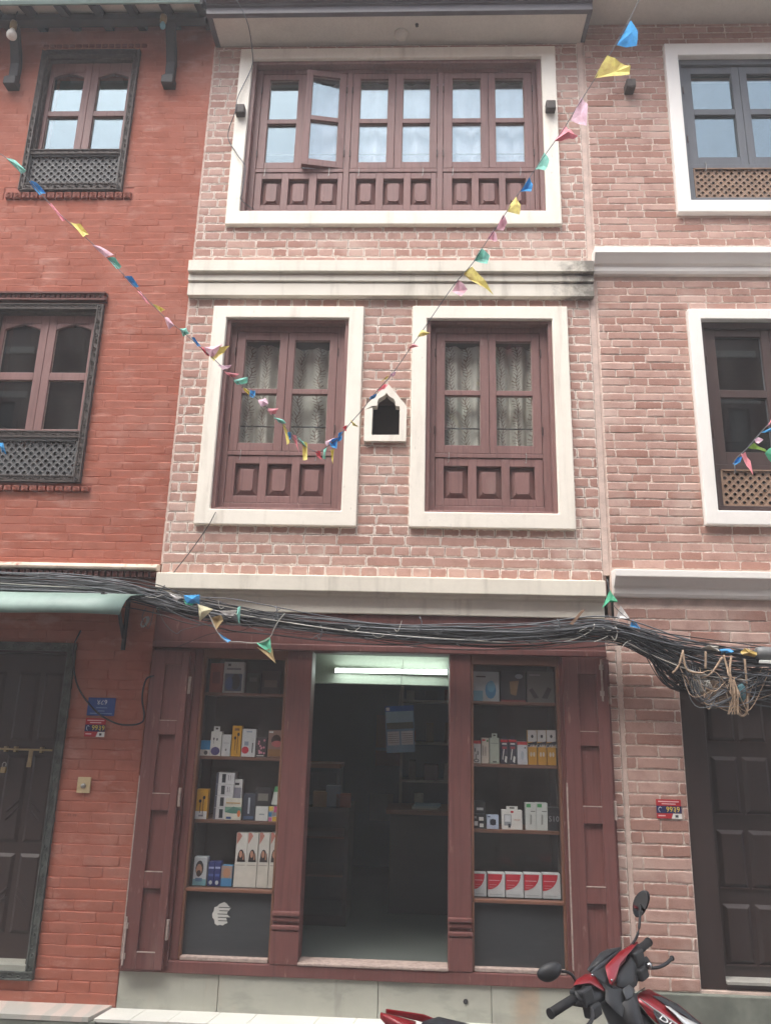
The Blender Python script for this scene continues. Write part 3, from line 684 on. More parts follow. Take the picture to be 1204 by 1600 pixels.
# ledges and carved courses
MB().prism_x([(.02, 2.865), (-.075, 2.868), (-.08, 2.885), (-.06, 2.905), (-.02, 2.915), (.02, 2.915)], -4.6, -1.606).build('plaster_ledge', M['plaster'], lh, bevel=.004)
MB().box(-4.6, -1.612, -.035, .02, 2.76, 2.822).build('ledge_beam', M['darkdentil'], lh, bevel=.003)
dentils(lh, -2.95, -1.612, 2.822, 2.866, 34, M['darkdentil'], -.062)
dentils(lh, -3.03, -2.098, 5.60, 5.652, 15, M['dentil'], -.026)
dentils(lh, -2.97, -2.118, 3.384, 3.422, 15, M['dentil'], -.03)
dentils(lh, -2.95, -2.13, 6.965, 7.0, 16, M['dentil'], -.014)
MB().box(-3.02, -2.175, -.045, .02, 4.762, 4.774).box(-3.02, -2.175, -.05, .02, 4.81, 4.822).build('window_hood', M['darkdentil'], lh)
dentils(lh, -3.02, -2.178, 4.774, 4.81, 24, M['darkdentil'], -.04)
def left_window(o, i, rail, lat, panes, cx, dz_top):
    wn = MB().box(i[0], i[0]+.02, .0, .14, rail[1], i[3]).box(i[1]-.02, i[1], .0, .14, rail[1], i[3]).box(i[0], i[1], .0, .14, i[3]-.02, i[3]).build('window', M['darkwood'], lh)
    carved(wn, o[0], i[0]+.004, o[2], o[3], -.03, M['darkwood'], False); carved(wn, i[1]-.004, o[1], o[2], o[3], -.03, M['darkwood'], False)
    carved(wn, i[0]+.004, i[1]-.004, i[3]-.004, o[3], -.03, M['darkwood'], True); carved(wn, i[0]+.004, i[1]-.004, o[2], lat[2], -.03, M['darkwood'], True)
    carved(wn, i[0]+.004, i[1]-.004, rail[0], rail[1], -.02, M['darkwood'], True)
    fz0, fz1 = rail[1]+.002, i[3]-.021
    p = sorted(panes)
    for a, b_, l, r_ in ((i[0]+.021, cx-.001, .03, .055), (cx+.001, i[1]-.021, .055, .03)):
        sash(wn, a, b_, fz0, fz1, .03, .065, l, r_, p, None, M['wood'], M['glass_up'] if dz_top else M['glass_dark'], arch=True)
    MB().box(i[0]+.004, lat[0]+.0, -.015, .06, lat[2], lat[3]).box(lat[1], i[1]-.004, -.015, .06, lat[2], lat[3]).box(lat[0], lat[1], -.015, .06, lat[3], rail[0]).build('lattice_frame', M['lattice'], wn)
    lattice(wn, lat[0], lat[1], lat[2], lat[3], .0, .0535, .0122, M['lattice'])
left_window(LUO, LU, (5.982, 6.022), (-2.886, -2.232, 5.721, 5.966), [(6.06, 6.366), (6.413, 6.775)], -2.552, True)
left_window(LLO, LL, (3.755, 3.801), (-2.925, -2.25, 3.489, 3.733), [(3.832, 4.189), (4.246, 4.62)], -2.58, False)
# door with green marble frame
dr = MB().box(LD[0], LD[1], .09, .13, .65, 2.37).build('door', M['doorwood'], lh)
for (a, b_, c_, d) in ((-2.118, -2.072, .62, 2.415), (-3.1, -3.05, .62, 2.415)): carved(dr, a, b_, c_, d, -.022, M['greenmarble'], False)
carved(dr, -3.05, -2.118, 2.365, 2.415, -.022, M['greenmarble'], True); carved(dr, -3.1, -2.072, .578, .622, -.03, M['greenmarble'], True)
MB().box(-3.05, -2.118, -.026, .09, .622, .65).build('door_sill', M['marble'], dr)
MB().box(-2.135, -2.118, .0, .09, .65, 2.365).box(-3.05, -2.135, .0, .09, 2.35, 2.365).build('door_lining', M['doorwood'], dr)
for cx in (-2.385, -2.225, -2.60, -2.76):
    for z0, z1 in ((1.83, 2.24), (1.26, 1.75), (.78, 1.2)):
        wd = .066
        MB().frus(cx-wd, cx+wd, z0, z1, .09, .078, .018).build('door_panel', M['doorwood'], dr, bevel=.002)
for z0 in (1.50, 1.02):
    for dz in (0, -.045):
        for s in (-1, 1): MB().tube([(-2.305+s*.03, .076, z0+dz), (-2.305+s*.10, .076, z0+dz-.07)], .006, 5).build('door_moulding', M['doorwood'], dr)
c = at(20, 1171, .05)
b = MB().tube([(-2.5, .06, c.z), (-2.17, .06, c.z)], .006, 8)
for xx in (-2.46, -2.40, -2.24): b.box(xx-.008, xx+.008, .06, .09, c.z-.016, c.z+.016)
b.box(-2.31, -2.285, .055, .062, c.z-.09, c.z+.004).box(-2.311, -2.284, .052, .057, c.z-.1, c.z-.07).build('door_bolt', M['brass'], dr, bevel=.001)
c2 = at(3, 1200, .03)
pk = thing('padlock', 'open brass padlock hanging on the dark door left of the number plate', 'padlock', (c2.x, .06, c2.z-.03))
MB().box(c2.x-.016, c2.x+.016, .045, .06, c2.z-.03, c2.z+.004).build('lock_body', M['brass'], pk, bevel=.003)
MB().tube([(c2.x-.011, .052, c2.z), (c2.x-.011, .052, c2.z+.022), (c2.x-.005, .052, c2.z+.03), (c2.x+.005, .052, c2.z+.03), (c2.x+.011, .052, c2.z+.022), (c2.x+.011, .052, c2.z+.008)], .0028, 6).build('shackle', M['steel'], pk)
# marble ledge of the left house
lp = tag(bx(-4.6, -1.642, -.185, .0, .0, .445).build('pavement', M['cement']), kind='structure')
def swirl():
    g = NT('pink_green_marble'); v = g.coord((1, .35, 1)); wv = g.n('ShaderNodeTexWave'); g.l(v, wv.inputs[0]); wv.inputs['Scale'].default_value = 1.7; wv.inputs['Distortion'].default_value = 14; wv.inputs['Detail'].default_value = 3
    c = g.mix(g.ramp(wv.outputs[1], .35, .75), srgb(194, 184, 175), srgb(176, 176, 168)); g.bsdf(c, .35); return g.m
M['swirl'] = swirl()
MB().add([(-4.6, -.188, .4455), (-1.675, -.188, .4455), (-1.622, -.002, .4455), (-4.6, -.002, .4455), (-4.6, -.188, .468), (-1.675, -.188, .468), (-1.622, -.002, .468), (-4.6, -.002, .468)], [(4, 5, 6, 7), (0, 1, 5, 4), (1, 2, 6, 5)]).build('marble_slab', M['swirl'], lp)
# eave: sloping boards on black rafters, purlin and carved struts
E0 = (0.02, 7.135); E1 = (-.33, 7.02); sl_ = (E1[1]-E0[1])/(E1[0]-E0[0])
zr = lambda y: E0[1]+(y-E0[0])*sl_
MB().prism_x([(.02, zr(.02)+.052), (-.33, zr(-.33)+.052), (-.33, zr(-.33)+.075), (.02, zr(.02)+.075)], -4.6, -1.64).build('eave_boards', M['soffit'], lh)
MB().prism_x([(.6, zr(.02)+.42), (-.34, zr(-.33)+.078), (-.34, zr(-.33)+.11), (.6, zr(.02)+.46), (3.2, 7.9), (3.2, 7.42), (.6, 7.42)], -4.6, -1.64).build('roof', M['fascia'], lh)
for k in range(11):
    xx = -1.655-k*.262
    MB().prism_x([(.02, zr(.02)), (-.32, zr(-.32)), (-.32, zr(-.32)+.05), (.02, zr(.02)+.05)], xx-.03, xx+.03).build('rafter', M['blackwood'], lh)
MB().box(-4.6, -1.64, -.19, -.12, zr(-.155)-.035, zr(-.155)+.02).build('purlin', M['blackwood'], lh)
MB().prism_x([(-.332, zr(-.33)-.005), (-.345, zr(-.33)-.005), (-.355, zr(-.33)+.02), (-.355, zr(-.33)+.10), (-.332, zr(-.33)+.10)], -4.6, -1.64).build('eave_trim', M['awning'], lh)
for cx in (-1.915, -3.12):
    pr = [(-.005, 6.57), (-.075, 6.57), (-.08, 6.64), (-.05, 6.67), (-.055, 6.78), (-.09, 6.88), (-.13, 6.97), (-.165, 7.05), (-.125, 7.06), (-.085, 6.99), (-.03, 6.88), (-.005, 6.78)]
    MB().prism_x(pr, cx-.036, cx+.036).build('eave_strut', M['blackwood'], lh, bevel=.006)
    MB().box(cx-.045, cx+.045, -.085, -.004, 6.565, 6.63).build('strut_foot', M['blackwood'], lh, bevel=.004)
def bulb(px, py, Y, label, m, cfl):
    c = at(px, py, Y); t = thing('light_bulb', label, 'light bulb', (c.x, Y, c.z-.06))
    MB().lathe((c.x, Y, c.z), [(.02, .10), (.026, .085), (.024, .04), (.017, .03)], 12).build('lamp_holder', M['brass'], t, smooth=True)
    if cfl: MB().lathe((c.x, Y, c.z), [(.014, .03), (.016, .02), (.021, .01), (.02, -.01), (.014, -.02), (.003, -.024)], 12).build('bulb', m, t, smooth=True)
    else: MB().lathe((c.x, Y, c.z), [(.014, .032), (.02, .015), (.032, -.005), (.037, -.025), (.033, -.045), (.02, -.058), (.003, -.063)], 16).build('bulb', m, t, smooth=True)
    MB().tube([(c.x, Y, c.z+.1), (c.x+.01, Y, zr(Y)+.05)], .004, 5).build('lamp_cord', M['cable'], t)
bulb(19, 50, -.2, 'round white bulb hanging under the dark rafters at the upper left corner', ink(236, 232, 222), False)
bulb(254, 40, -.2, 'small bluish bulb under the rafters beside the carved strut', ink(120, 170, 180), True)
# awning over the left door
n = 10; pro = [(.0, 2.722), (-.2, 2.693), (-.34, 2.672), (-.42, 2.654), (-.465, 2.622), (-.49, 2.582), (-.5, 2.537)]
rg = []
for k, (y, z) in enumerate(pro): rg.append((y, z))
a = MB(); xs = [-4.6+i*(2.96/14) for i in range(15)]; V = []; F = []
for xx in xs:
    for k, (y, z) in enumerate(pro): V.append((xx+(.045 if xx > -1.7 else 0)*(1-k/6), y, z+.004*math.sin(xx*9)*(k/6)))
for i_ in range(14):
    for k in range(6): F.append((i_*7+k, i_*7+k+1, (i_+1)*7+k+1, (i_+1)*7+k))
a.v = V; a.f = F; aw = a.build('awning', M['awning'], lh, smooth=True, solid=.006)
for xx in (-1.78, -2.9):
    MB().tube([(xx, -.03, 2.45), (xx, -.2, 2.66), (xx, -.42, 2.66)], .012, 6).tube([(xx, -.018, 2.38), (xx, -.018, 2.74)], .014, 6).build('awning_bracket', M['blackwood'], aw)

# ================================================================== RIGHT HOUSE
RX0, RX1 = 1.186, 4.2
rh = thing('brick_house', 'pink brick house with clean white mouldings and dark panelled door', 'house', ((RX0+RX1)/2, 0, .45))
RU = (1.874, 2.784, 5.561, 6.81); RUO = (1.78, 2.878, 5.463, 6.918)
RL = (1.865, 2.785, 3.316, 4.637); RLO = (1.784, 2.866, 3.224, 4.713)
RD = (1.558, 2.75, .652, 2.26)
rwall = holes_wall(MB(), RX0, RX1, .0, 7.2, 0, .22, [RU, RL, RD]).build('wall', M['mortar'], rh)
shell(rh, RX0+.01, RX1, .0, 7.3, [(.5, .64), (2.7, 2.85), (5.0, 5.15), (7.2, 7.3)])
ex = [RUO, RLO, (1.556, 2.76, 0, 2.265), (0, 5, 2.765, 2.93), (0, 5, 4.98, 5.157), (0, 5, 7.14, 9), (2.85, 6, 0, 9), (0, 5, 0, .642), (0, 1.224, 0, 2.765)]
cells = []; z = .642; i = 0
while z < 7.13:
    h = .0555 if z > 2.8 else .0665
    if z > 2.8: L = lambda k: (.195, .125, .21, .118, .18, .2)[(k*5+i*7) % 6]+((k*13+i*5) % 5-2)*.006
    else: L = lambda k: .235+((k*17+i*13) % 5-2)*.004
    cells += course(RX0+.012, 2.9, z, min(z+h, 7.14), ex, L, .05+((i*53) % 7)*.022 if z > 2.8 else .115*(i % 2)+.03)
    z += h; i += 1
lay_bricks(rh, rwall, cells, M['right_brick'], lambda c: brick_geo(c[0], c[1], c[2], c[3], .0016, .0075, .006+rnd.uniform(-.002, .003), .0026, edge=.62))
MB().prism_x([(.02, 4.98), (-.03, 4.98), (-.04, 5.0), (-.045, 5.035), (-.06, 5.045), (-.085, 5.085), (-.10, 5.105), (-.10, 5.15), (.02, 5.158)], 1.176, RX1).build('cornice', M['rwhite'], rh, bevel=.004)
MB().prism_x([(.02, 2.765), (-.03, 2.765), (-.04, 2.785), (-.045, 2.82), (-.06, 2.83), (-.085, 2.865), (-.10, 2.88), (-.10, 2.922), (.02, 2.93)], 1.196, RX1).build('cornice', M['rwhite'], rh, bevel=.004)
MB().box(1.215, RX1, -.40, .02, 7.142, 7.26).build('soffit', M['soffit'], rh)
MB().prism_x([(-.401, 7.13), (-.45, 7.14), (-.46, 7.24), (0, 7.7), (3.2, 7.7), (3.2, 7.31), (-.401, 7.27)], 1.215, RX1).build('roof', M['fascia'], rh)
c = at(1127, 0, -.28); tag(MB().lathe((c.x, -.28, 7.142), [(.07, -.001), (.07, -.012), (.05, -.03), (.02, -.04), (.004, -.041)], 20).build('ceiling_lamp', M['soffit'], None, smooth=True), 'flat round lamp on the right-hand soffit at the top edge', 'lamp')
c = at(985, 131, -.07); bx(c.x-.033, c.x+.033, -.09, .03, c.z-.034, c.z+.034).build('beam_end', M['darkwood'], rh, bevel=.006)
surround(rh, *RUO, *RU, M['rwhite'], -.045); surround(rh, *RLO, *RL, M['rwhite'], -.045)
def right_window(op, panes, lat, m, g, cx, lat_m, stile):
    x0, x1, z0, z1 = op
    zs = lat[1]+.035
    f = MB().box(x0, x0+.03, .0, .13, z0, z1).box(x1-.03, x1, .0, .13, z0, z1).box(x0+.03, x1-.03, .0, .13, z1-.045, z1).box(x0+.03, x1-.03, .0, .13, z0, lat[0])
    f.box(x0+.03, x0+.055, .01, .12, lat[0], lat[1]).box(x1-.055, x1-.03, .01, .12, lat[0], lat[1]).box(x0+.03, x1-.03, .01, .12, lat[1], zs)
    wn = f.build('window', m, rh, bevel=.003)
    for a, b_, l, r_ in ((x0+.032, cx-.0015, stile, .054), (cx+.0015, x1-.032, .054, stile)):
        sash(wn, a, b_, zs+.003, z1-.047, .02, .058, l, r_, panes, None, m, g)
    lattice(wn, x0+.055, x1-.055, lat[0], lat[1], .02, .0535, .0120, lat_m)
    e = MB(); a, b_ = x0+.055, x1-.055
    for q in ((a, b_, lat[0], lat[0]+.008), (a, b_, lat[1]-.008, lat[1]), (a, a+.008, lat[0], lat[1]), (b_-.008, b_, lat[0], lat[1])): e.box(q[0], q[1], .006, .0195, q[2], q[3])
    e.build('lattice_trim', lat_m, wn)
    hook(wn, x0+.14, zs, .01)
    for hz in (z1-.28, zs+.2): hinge(wn, x0+.03, hz, .0)
right_window(RU, [(5.967, 6.334), (6.385, 6.70)], (5.613, 5.864), M['greywood'], M['glass_up'], 2.329, M['rlattice'], .072)
right_window(RL, [(3.723, 4.10), (4.155, 4.541)], (3.359, 3.601), M['brownwood'], M['glass_dark'], 2.325, M['rlattice'], .072)
# door
MB().box(1.56, 1.70, .02, .16, .655, 2.26).box(2.61, 2.75, .02, .16, .655, 2.26).box(1.70, 2.61, .02, .16, 2.2, 2.26).box(1.70, 2.61, .02, .16, .655, .685).build('door_frame', M['doorwood'], rh, bevel=.004)
dr = MB().box(1.702, 2.608, .1, .14, .687, 2.199).build('door', M['doorwood'], rh)
for x0, x1 in ((1.742, 1.894), (1.919, 2.07), (2.18, 2.33), (2.36, 2.51)):
    for z0, z1 in ((.762, 1.063), (1.148, 1.45), (1.539, 1.852), (1.94, 2.17)):
        MB().frus(x0, x1, z0, z1, .1, .082, .02).build('door_panel', M['doorwood'], dr, bevel=.003)
        MB().box(x0-.004, x1+.004, .090, .0995, z0-.008, z0).build('panel_bead', M['brownwood'], dr)
MB().box(1.70, 2.61, .0, .098, .686, .70).build('door_threshold', M['cable3'], rh)
MB().box(RX0+.002, RX1, -.03, .02, .0, .64).build('riser', M['cement'], rh, bevel=.006)
# ================================================================== DISPLAY CASES, GOODS, SHOP ROOM
def text(body, cx, y, cz, size, m, parent, name='lettering', align='CENTER', xs=1.0):
    cu = bpy.data.curves.new('t', 'FONT'); cu.body = body; cu.size = size; cu.align_x = align; cu.align_y = 'CENTER'; cu.resolution_u = 2
    o = bpy.data.objects.new('t', cu); col.objects.link(o); bpy.context.view_layer.update()
    me = bpy.data.meshes.new_from_object(o.evaluated_get(bpy.context.evaluated_depsgraph_get()))
    bpy.data.objects.remove(o)
    for v in me.vertices: v.co = Vector((cx+v.co.x*xs, y, cz+v.co.y))
    me.materials.clear(); me.materials.append(m); me.name = name
    return link(bpy.data.objects.new(name, me), parent)
def display_case(x0, x1, shelves, label, lowz):
    t = thing('display_case', label, 'display case', ((x0+x1)/2, .2, .70))
    MB().box(x0, x1, .115, .36, .702, .72).box(x0, x0+.015, .115, .36, .72, 2.395).box(x1-.015, x1, .115, .36, .72, 2.395).box(x0+.015, x1-.015, .115, .36, 2.38, 2.395).build('carcass', M['caseback'], t)
    MB().box(x0+.015, x1-.015, .345, .36, .72, 2.38).build('back_panel', M['caseback'], t)
    MB().box(x0, x1, .03, .05, .702, lowz-.012).build('lower_panel', M['dark'], t)
    for z in shelves: MB().box(x0+.015, x1-.015, .055, .33, z-.018, z).build('shelf', M['casewood'], t, bevel=.002)
    MB().box(x0, x1, .022, .028, lowz, 2.34).build('glass_pane', M['glass_case'], t)
    e = MB()
    e.box(x0, x1, .0, .05, lowz-.016, lowz).box(x0, x0+.014, .0, .05, .702, 2.40).box(x1-.014, x1, .0, .05, .702, 2.40).box(x0+.014, x1-.014, .0, .05, 2.345, 2.40)
    e.build('case_frame', M['casewood'], t, bevel=.002)
    MB().box(x0+.014, x1-.014, -.01, .03, .702, .722).build('bottom_rail', M['worn'], t, bevel=.003)
    return t
SL = [2.145, 1.775, 1.421, 1.065]; SR = [2.133, 1.776, 1.417, 1.059]
cl = display_case(-1.284, -.769, SL[:3], 'glass display case left of the shop door with a torn white sticker below', 1.065)
cr = display_case(.336, .856, SR[:3], 'glass display case right of the shop door with red and white boxes', 1.059)
# torn sticker on the left lower panel
c = at(347, 1429, .028); b = MB(); pts = []
for k in range(22):
    a = 2*math.pi*k/22; r = .058*(1+rnd.uniform(-.12, .12)) * (.55 if k in (0, 1, 20) else 1); pts.append((c.x+r*math.cos(a)*.9, c.z+r*math.sin(a)))
b.prism_y(pts, .0285, .0295).build('torn_sticker', ink(196, 196, 190), cl)
for k in range(5):
    zz = c.z-.035+k*.017; MB().box(c.x-.02+rnd.uniform(-.01, .01), c.x+.045, .0275, .028, zz, zz+.004).build('sticker_tear', M['dark'], cl)

def box_at(px0, py0, px1, shelf_z, label, face, prints=(), Y=.075, d=.05, name='product_box', cat='box', group=None, tab=None, base=None, flat=None, rough=.4):
    """a boxed product standing on a shelf; prints = [(u0, v0, u1, v1, rgb)] in fractions of the face; ('e', ...) an ellipse"""
    yb = (py0+1) if base is None else base
    a = at(px0, py0, Y); c = at(px1, py0, Y)
    if shelf_z is None: z0 = at((px0+px1)/2, base, Y).z
    else: z0 = shelf_z+.0005
    x0, x1, z1 = at(px0, base or py0+40, Y).x, at(px1, base or py0+40, Y).x, a.z
    o = bx(x0+.0008, x1-.0008, Y, Y+d, z0, z1).build(name, ink(*face, rough), None, bevel=.001)
    tag(o, label, cat, group); w_, h_ = x1-x0, z1-z0; yy = Y-.0004
    for i, p in enumerate(prints):
        yy -= .0003
        if p[0] == 't':
            text(p[1], x0+w_*p[2], yy, z0+h_*p[3], h_*p[4], ink(*p[5]), o); continue
        if p[0] == 'e':
            _, u, v, ru, rv, cc = p; m = MB(); m.add([(x0+w_*(u+ru*math.cos(k*.5236)), yy, z0+h_*(v+rv*math.sin(k*.5236))) for k in range(12)], [tuple(range(12))]); m.build('print', ink(*cc), o); continue
        if p[0] == 'p':
            MB().add([(x0+w_*u, yy, z0+h_*v) for u, v in p[1]], [tuple(range(len(p[1])))]).build('print', ink(*p[2]), o); continue
        u0, v0, u1, v1, cc = p
        MB().quad((x0+w_*u0, yy, z0+h_*v0), (x0+w_*u1, yy, z0+h_*v0), (x0+w_*u1, yy, z0+h_*v1), (x0+w_*u0, yy, z0+h_*v1)).build('print', ink(*cc), o)
    if tab:
        cx = (x0+x1)/2; MB().box(cx-w_*.28, cx+w_*.28, Y+.002, Y+.004, z1, z1+tab*.4).box(cx-w_*.28, cx-w_*.12, Y+.002, Y+.004, z1+tab*.4, z1+tab).box(cx+w_*.12, cx+w_*.28, Y+.002, Y+.004, z1+tab*.4, z1+tab).box(cx-w_*.12, cx+w_*.12, Y+.002, Y+.004, z1+tab*.75, z1+tab).build('hang_tab', ink(*face), o)
    return o
WH = (222, 222, 218); DK = (40, 42, 48); YE = (214, 160, 50); RD_ = (196, 40, 50)
def hands(c=(30, 30, 34)): return [('p', [(.35, .2), (.4, .2), (.42, .55), (.36, .55)], c), ('e', .36, .6, .12, .06, c), ('p', [(.62, .1), (.66, .1), (.66, .68), (.6, .68)], c), ('e', .68, .72, .12, .06, c)]
# left case, from the top shelf down
box_at(384, 1052, 404, SL[0], 'dim green box behind the blue-printed box on the left case top shelf', (74, 92, 84), [(.2, .6, .8, .8, (120, 130, 122))], base=1082, Y=.2)
box_at(408, 1048, 436, SL[0], 'dim brown box at the right of the left case top shelf', (96, 84, 74), [(.15, .3, .85, .6, (130, 112, 96))], base=1082, Y=.22)
box_at(326, 1036, 346, SL[0], 'tall rust-red box beside the blue-printed box on the left case top shelf', (150, 74, 60), [(.2, .3, .8, .7, (120, 60, 54))], base=1082)
box_at(347, 1034, 379, SL[0], 'white box printed with a dark blue appliance on the left case top shelf', (196, 198, 196), [(.08, .05, .92, .62, (70, 84, 110)), ('e', .62, .36, .22, .26, (36, 40, 52)), ('e', .3, .3, .18, .22, (52, 82, 140)), (.15, .74, .85, .8, (120, 124, 130)), (.2, .86, .34, .94, (40, 44, 60))], base=1082)
box_at(312, 1157, 327, SL[1], 'small sky blue box at the far left of the second shelf', (66, 150, 206), [(.0, .0, 1, .4, WH), ('e', .6, .2, .2, .15, (40, 40, 44))], base=1181)
box_at(327, 1143, 344, SL[1], 'white hang-tab earphone box with purple label, second shelf', WH, [('e', .5, .2, .42, .17, (74, 66, 120)), ('e', .3, .7, .08, .06, (90, 90, 96)), ('e', .6, .68, .08, .06, (90, 90, 96)), (.28, .5, .32, .68, (120, 120, 124))], base=1181, tab=.03)
box_at(345, 1148, 359, SL[1], 'plain white box between hang-tab box and yellow earphone box', (212, 214, 214), [(.2, .6, .8, .62, (150, 150, 154)), ('e', .5, .3, .1, .06, (120, 120, 124))], base=1181)
box_at(360, 1134, 375, SL[1], 'yellow earphone box with black wires, second shelf of left case', YE, [(.25, .84, .75, .92, (130, 90, 20))]+hands(), base=1182)
box_at(376, 1139, 398, SL[1], 'white box with red round label right of the yellow earphone box', (214, 216, 216), [('e', .28, .24, .26, .13, (200, 70, 84)), (.75, .15, .82, .5, (60, 60, 64)), (.2, .4, .5, .55, (150, 160, 176)), (.3, .88, .7, .92, (140, 160, 180))], base=1182)
box_at(399, 1153, 415, SL[1], 'dark box printed with pink blossoms, second shelf of left case', (62, 50, 56), [('e', rnd.uniform(.15, .85), rnd.uniform(.2, .9), .09, .06, (212, 140, 156)) for _ in range(12)]+[(.1, .06, .8, .1, WH)], base=1183)
box_at(417, 1141, 443, SL[1], 'box with a colour photo of two people at the end of second shelf', (150, 120, 110), [('e', .5, .62, .3, .22, (60, 44, 40)), ('e', .55, .5, .34, .12, (190, 110, 110)), (.04, .05, .96, .3, (150, 110, 70)), (.05, .9, .3, .96, WH)], base=1183)
box_at(304, 1233, 322, SL[2], 'yellow earphone box at the far left of the third shelf', YE, [(0, 0, 1, .26, WH), (.3, .08, .7, .14, (140, 140, 150))]+hands(), base=1281)
for k, (ya, yb, nm) in enumerate(((1264, 1282, 'lowest'), (1245, 1263, 'second lowest'), (1226, 1244, 'second highest'), (1206, 1225, 'topmost'))):
    Y = .085; z0 = SL[2]+.0005+k*.0655
    a = at(326, ya, Y); c = at(352, ya, Y); x0, x1 = -1.17+k*.001, -1.062+k*.001
    o = tag(bx(x0, x1, Y, Y+.09, z0, z0+.064).build('product_box', ink(212, 212, 214), None, bevel=.001), 'white shaver box, %s of the stack of four on the third shelf' % nm, 'box', 'stacked white shaver boxes')
    MB().box(x0+.034, x0+.056, Y-.002, Y-.0004, z0+.008, z0+.056).build('print', ink(48, 54, 60), o); MB().box(x0+.07, x0+.074, Y-.001, Y-.0004, z0+.02, z0+.05).box(x0+.082, x0+.085, Y-.001, Y-.0004, z0+.02, z0+.05).build('print', ink(120, 120, 130), o)
    MB().box(x0, x0+.014, Y-.001, Y-.0004, z0, z0+.064).build('print', ink(90, 92, 104), o)
lo = box_at(350, 1247, 376, SL[2], 'cream and green landscape box standing in front of the shaver boxes', (214, 210, 196), [(.0, .35, 1, .6, (120, 160, 140)), ('p', [(0, .35), (.5, .62), (1, .5), (1, .3), (.4, .3)], (84, 130, 116)), ('e', .85, .3, .1, .16, (214, 120, 70)), (.1, .05, .4, .15, (60, 90, 140)), (.05, .76, .9, .8, (206, 160, 90))], base=1283, Y=.07, d=.012)
box_at(358, 1218, 375, SL[2], 'tall white box with grey front behind the landscape box', (216, 216, 214), [(.08, .45, .9, .8, (140, 138, 150)), (.3, .86, .7, .92, (60, 60, 64))], base=1283, Y=.10, d=.05)
box_at(378, 1240, 397, SL[2], 'dark blue trimmer box with silver trimmer on the third shelf', (52, 56, 70), [(.4, .25, .56, .85, (170, 176, 184)), (.1, .05, .9, .16, (70, 90, 120))], base=1284)
wb = box_at(398, 1260, 418, SL[2], 'small white box under the clear dome pack on the third shelf', (212, 214, 212), [(.3, .4, .7, .5, (150, 160, 160))], base=1284)
pz = at(408, 1260, .075).z; c = at(411, 1246, .08)
cp = tag(MB().prism_y([(c.x-.052, pz+.0008), (c.x+.05, pz+.0008), (c.x+.05, pz+.075), (c.x+.034, pz+.105), (c.x-.03, pz+.108), (c.x-.05, pz+.08)], .076, .115).build('blister_pack', ink(46, 46, 50, .2)), 'black dome-topped blister pack resting on the small white box', 'box')
MB().box(c.x-.03, c.x+.03, .0748, .0755, pz+.03, pz+.07).build('print', ink(120, 116, 108), cp)
box_at(419, 1260, 436, SL[2], 'box with yellow, pink and blue checks at the end of the third shelf', (206, 206, 208), [(0, 0, .3, .25, (206, 120, 160)), (.35, 0, 1, .3, (214, 176, 70)), (0, .3, .3, .6, (70, 140, 190)), (.35, .35, .7, .6, (150, 150, 160)), (.45, .6, .95, 1, (206, 96, 140)), (0, .7, .4, 1, (220, 190, 90))], base=1284)
c = at(429, 1258, .08)
tb = tag(MB().loft([[(c.x-.022, .078, c.z+.001), (c.x+.022, .078, c.z+.001), (c.x+.022, .11, c.z+.001), (c.x-.022, .11, c.z+.001)], [(c.x-.006, .092, c.z+.10), (c.x+.03, .092, c.z+.10), (c.x+.03, .096, c.z+.10), (c.x-.006, .096, c.z+.10)]]).build('cream_tube', ink(206, 212, 206)), 'white and green squeeze tube standing on the checked box', 'tube')
MB().loft([[(c.x-.010, .085, c.z+.072), (c.x+.030, .085, c.z+.072), (c.x+.030, .104, c.z+.072), (c.x-.010, .104, c.z+.072)], [(c.x-.0065, .0905, c.z+.1005), (c.x+.0305, .0905, c.z+.1005), (c.x+.0305, .0975, c.z+.1005), (c.x-.0065, .0975, c.z+.1005)]]).build('tube_cap', ink(90, 160, 110), tb)
sk, hr = (196, 144, 118), (34, 26, 26)
box_at(300, 1339, 321, SL[3], 'white box with a photo of a bearded man in blue shirt on the bottom shelf', (206, 210, 214), [(0, 0, 1, .22, (120, 170, 180)), ('e', .45, .6, .3, .28, hr), ('e', .42, .54, .22, .22, sk), ('e', .42, .42, .18, .12, (60, 42, 38)), (.2, .14, .7, .26, (90, 130, 160))], base=1385)
for k, (a, b_) in enumerate(((323, 333), (333, 343))):
    box_at(a, 1347, b_, SL[3], 'narrow navy blue box next to %s on the bottom shelf' % ('the bearded-man box' if k == 0 else 'the flower-photo box'), (44, 56, 120), [(.1, .72, .9, .8, (170, 180, 220)), (.15, .4, .85, .5, (80, 100, 170)), ('e', .5, .14, .26, .09, (200, 206, 214))], base=1386, group='narrow navy boxes')
box_at(344, 1353, 361, SL[3], 'blue and tan box with a hand photo, bottom shelf of left case', (90, 150, 190), [(0, .4, 1, 1, (170, 150, 140)), ('e', .5, .66, .36, .24, (190, 140, 110)), (0, 0, 1, .36, (76, 140, 190))], base=1386)
for k, (a, b_, nm) in enumerate(((364, 382, 'leftmost'), (382, 399, 'second from the left'), (400, 417, 'second from the right'), (418, 433, 'rightmost'))):
    box_at(a, 1301, b_, SL[3], 'tall white hair straightener box with a long-haired woman, %s of the four' % nm, (222, 218, 210), [('p', [(.06, .78), (.3, .86), (.5, .94), (.3, 1), (.05, 1)], (196, 130, 116)), ('e', .5, .58, .26, .11, hr), ('p', [(.16, .46), (.9, .46), (.8, .62), (.24, .62)], hr), ('e', .46, .60, .14, .065, sk), ('p', [(.66, .5), (.76, .5), (.74, .62), (.68, .62)], sk), (.0, .0, 1, .44, (222, 216, 204)), (.1, .395, .9, .405, (150, 140, 130))], base=1387, Y=.07, d=.045, group='hair straightener boxes')
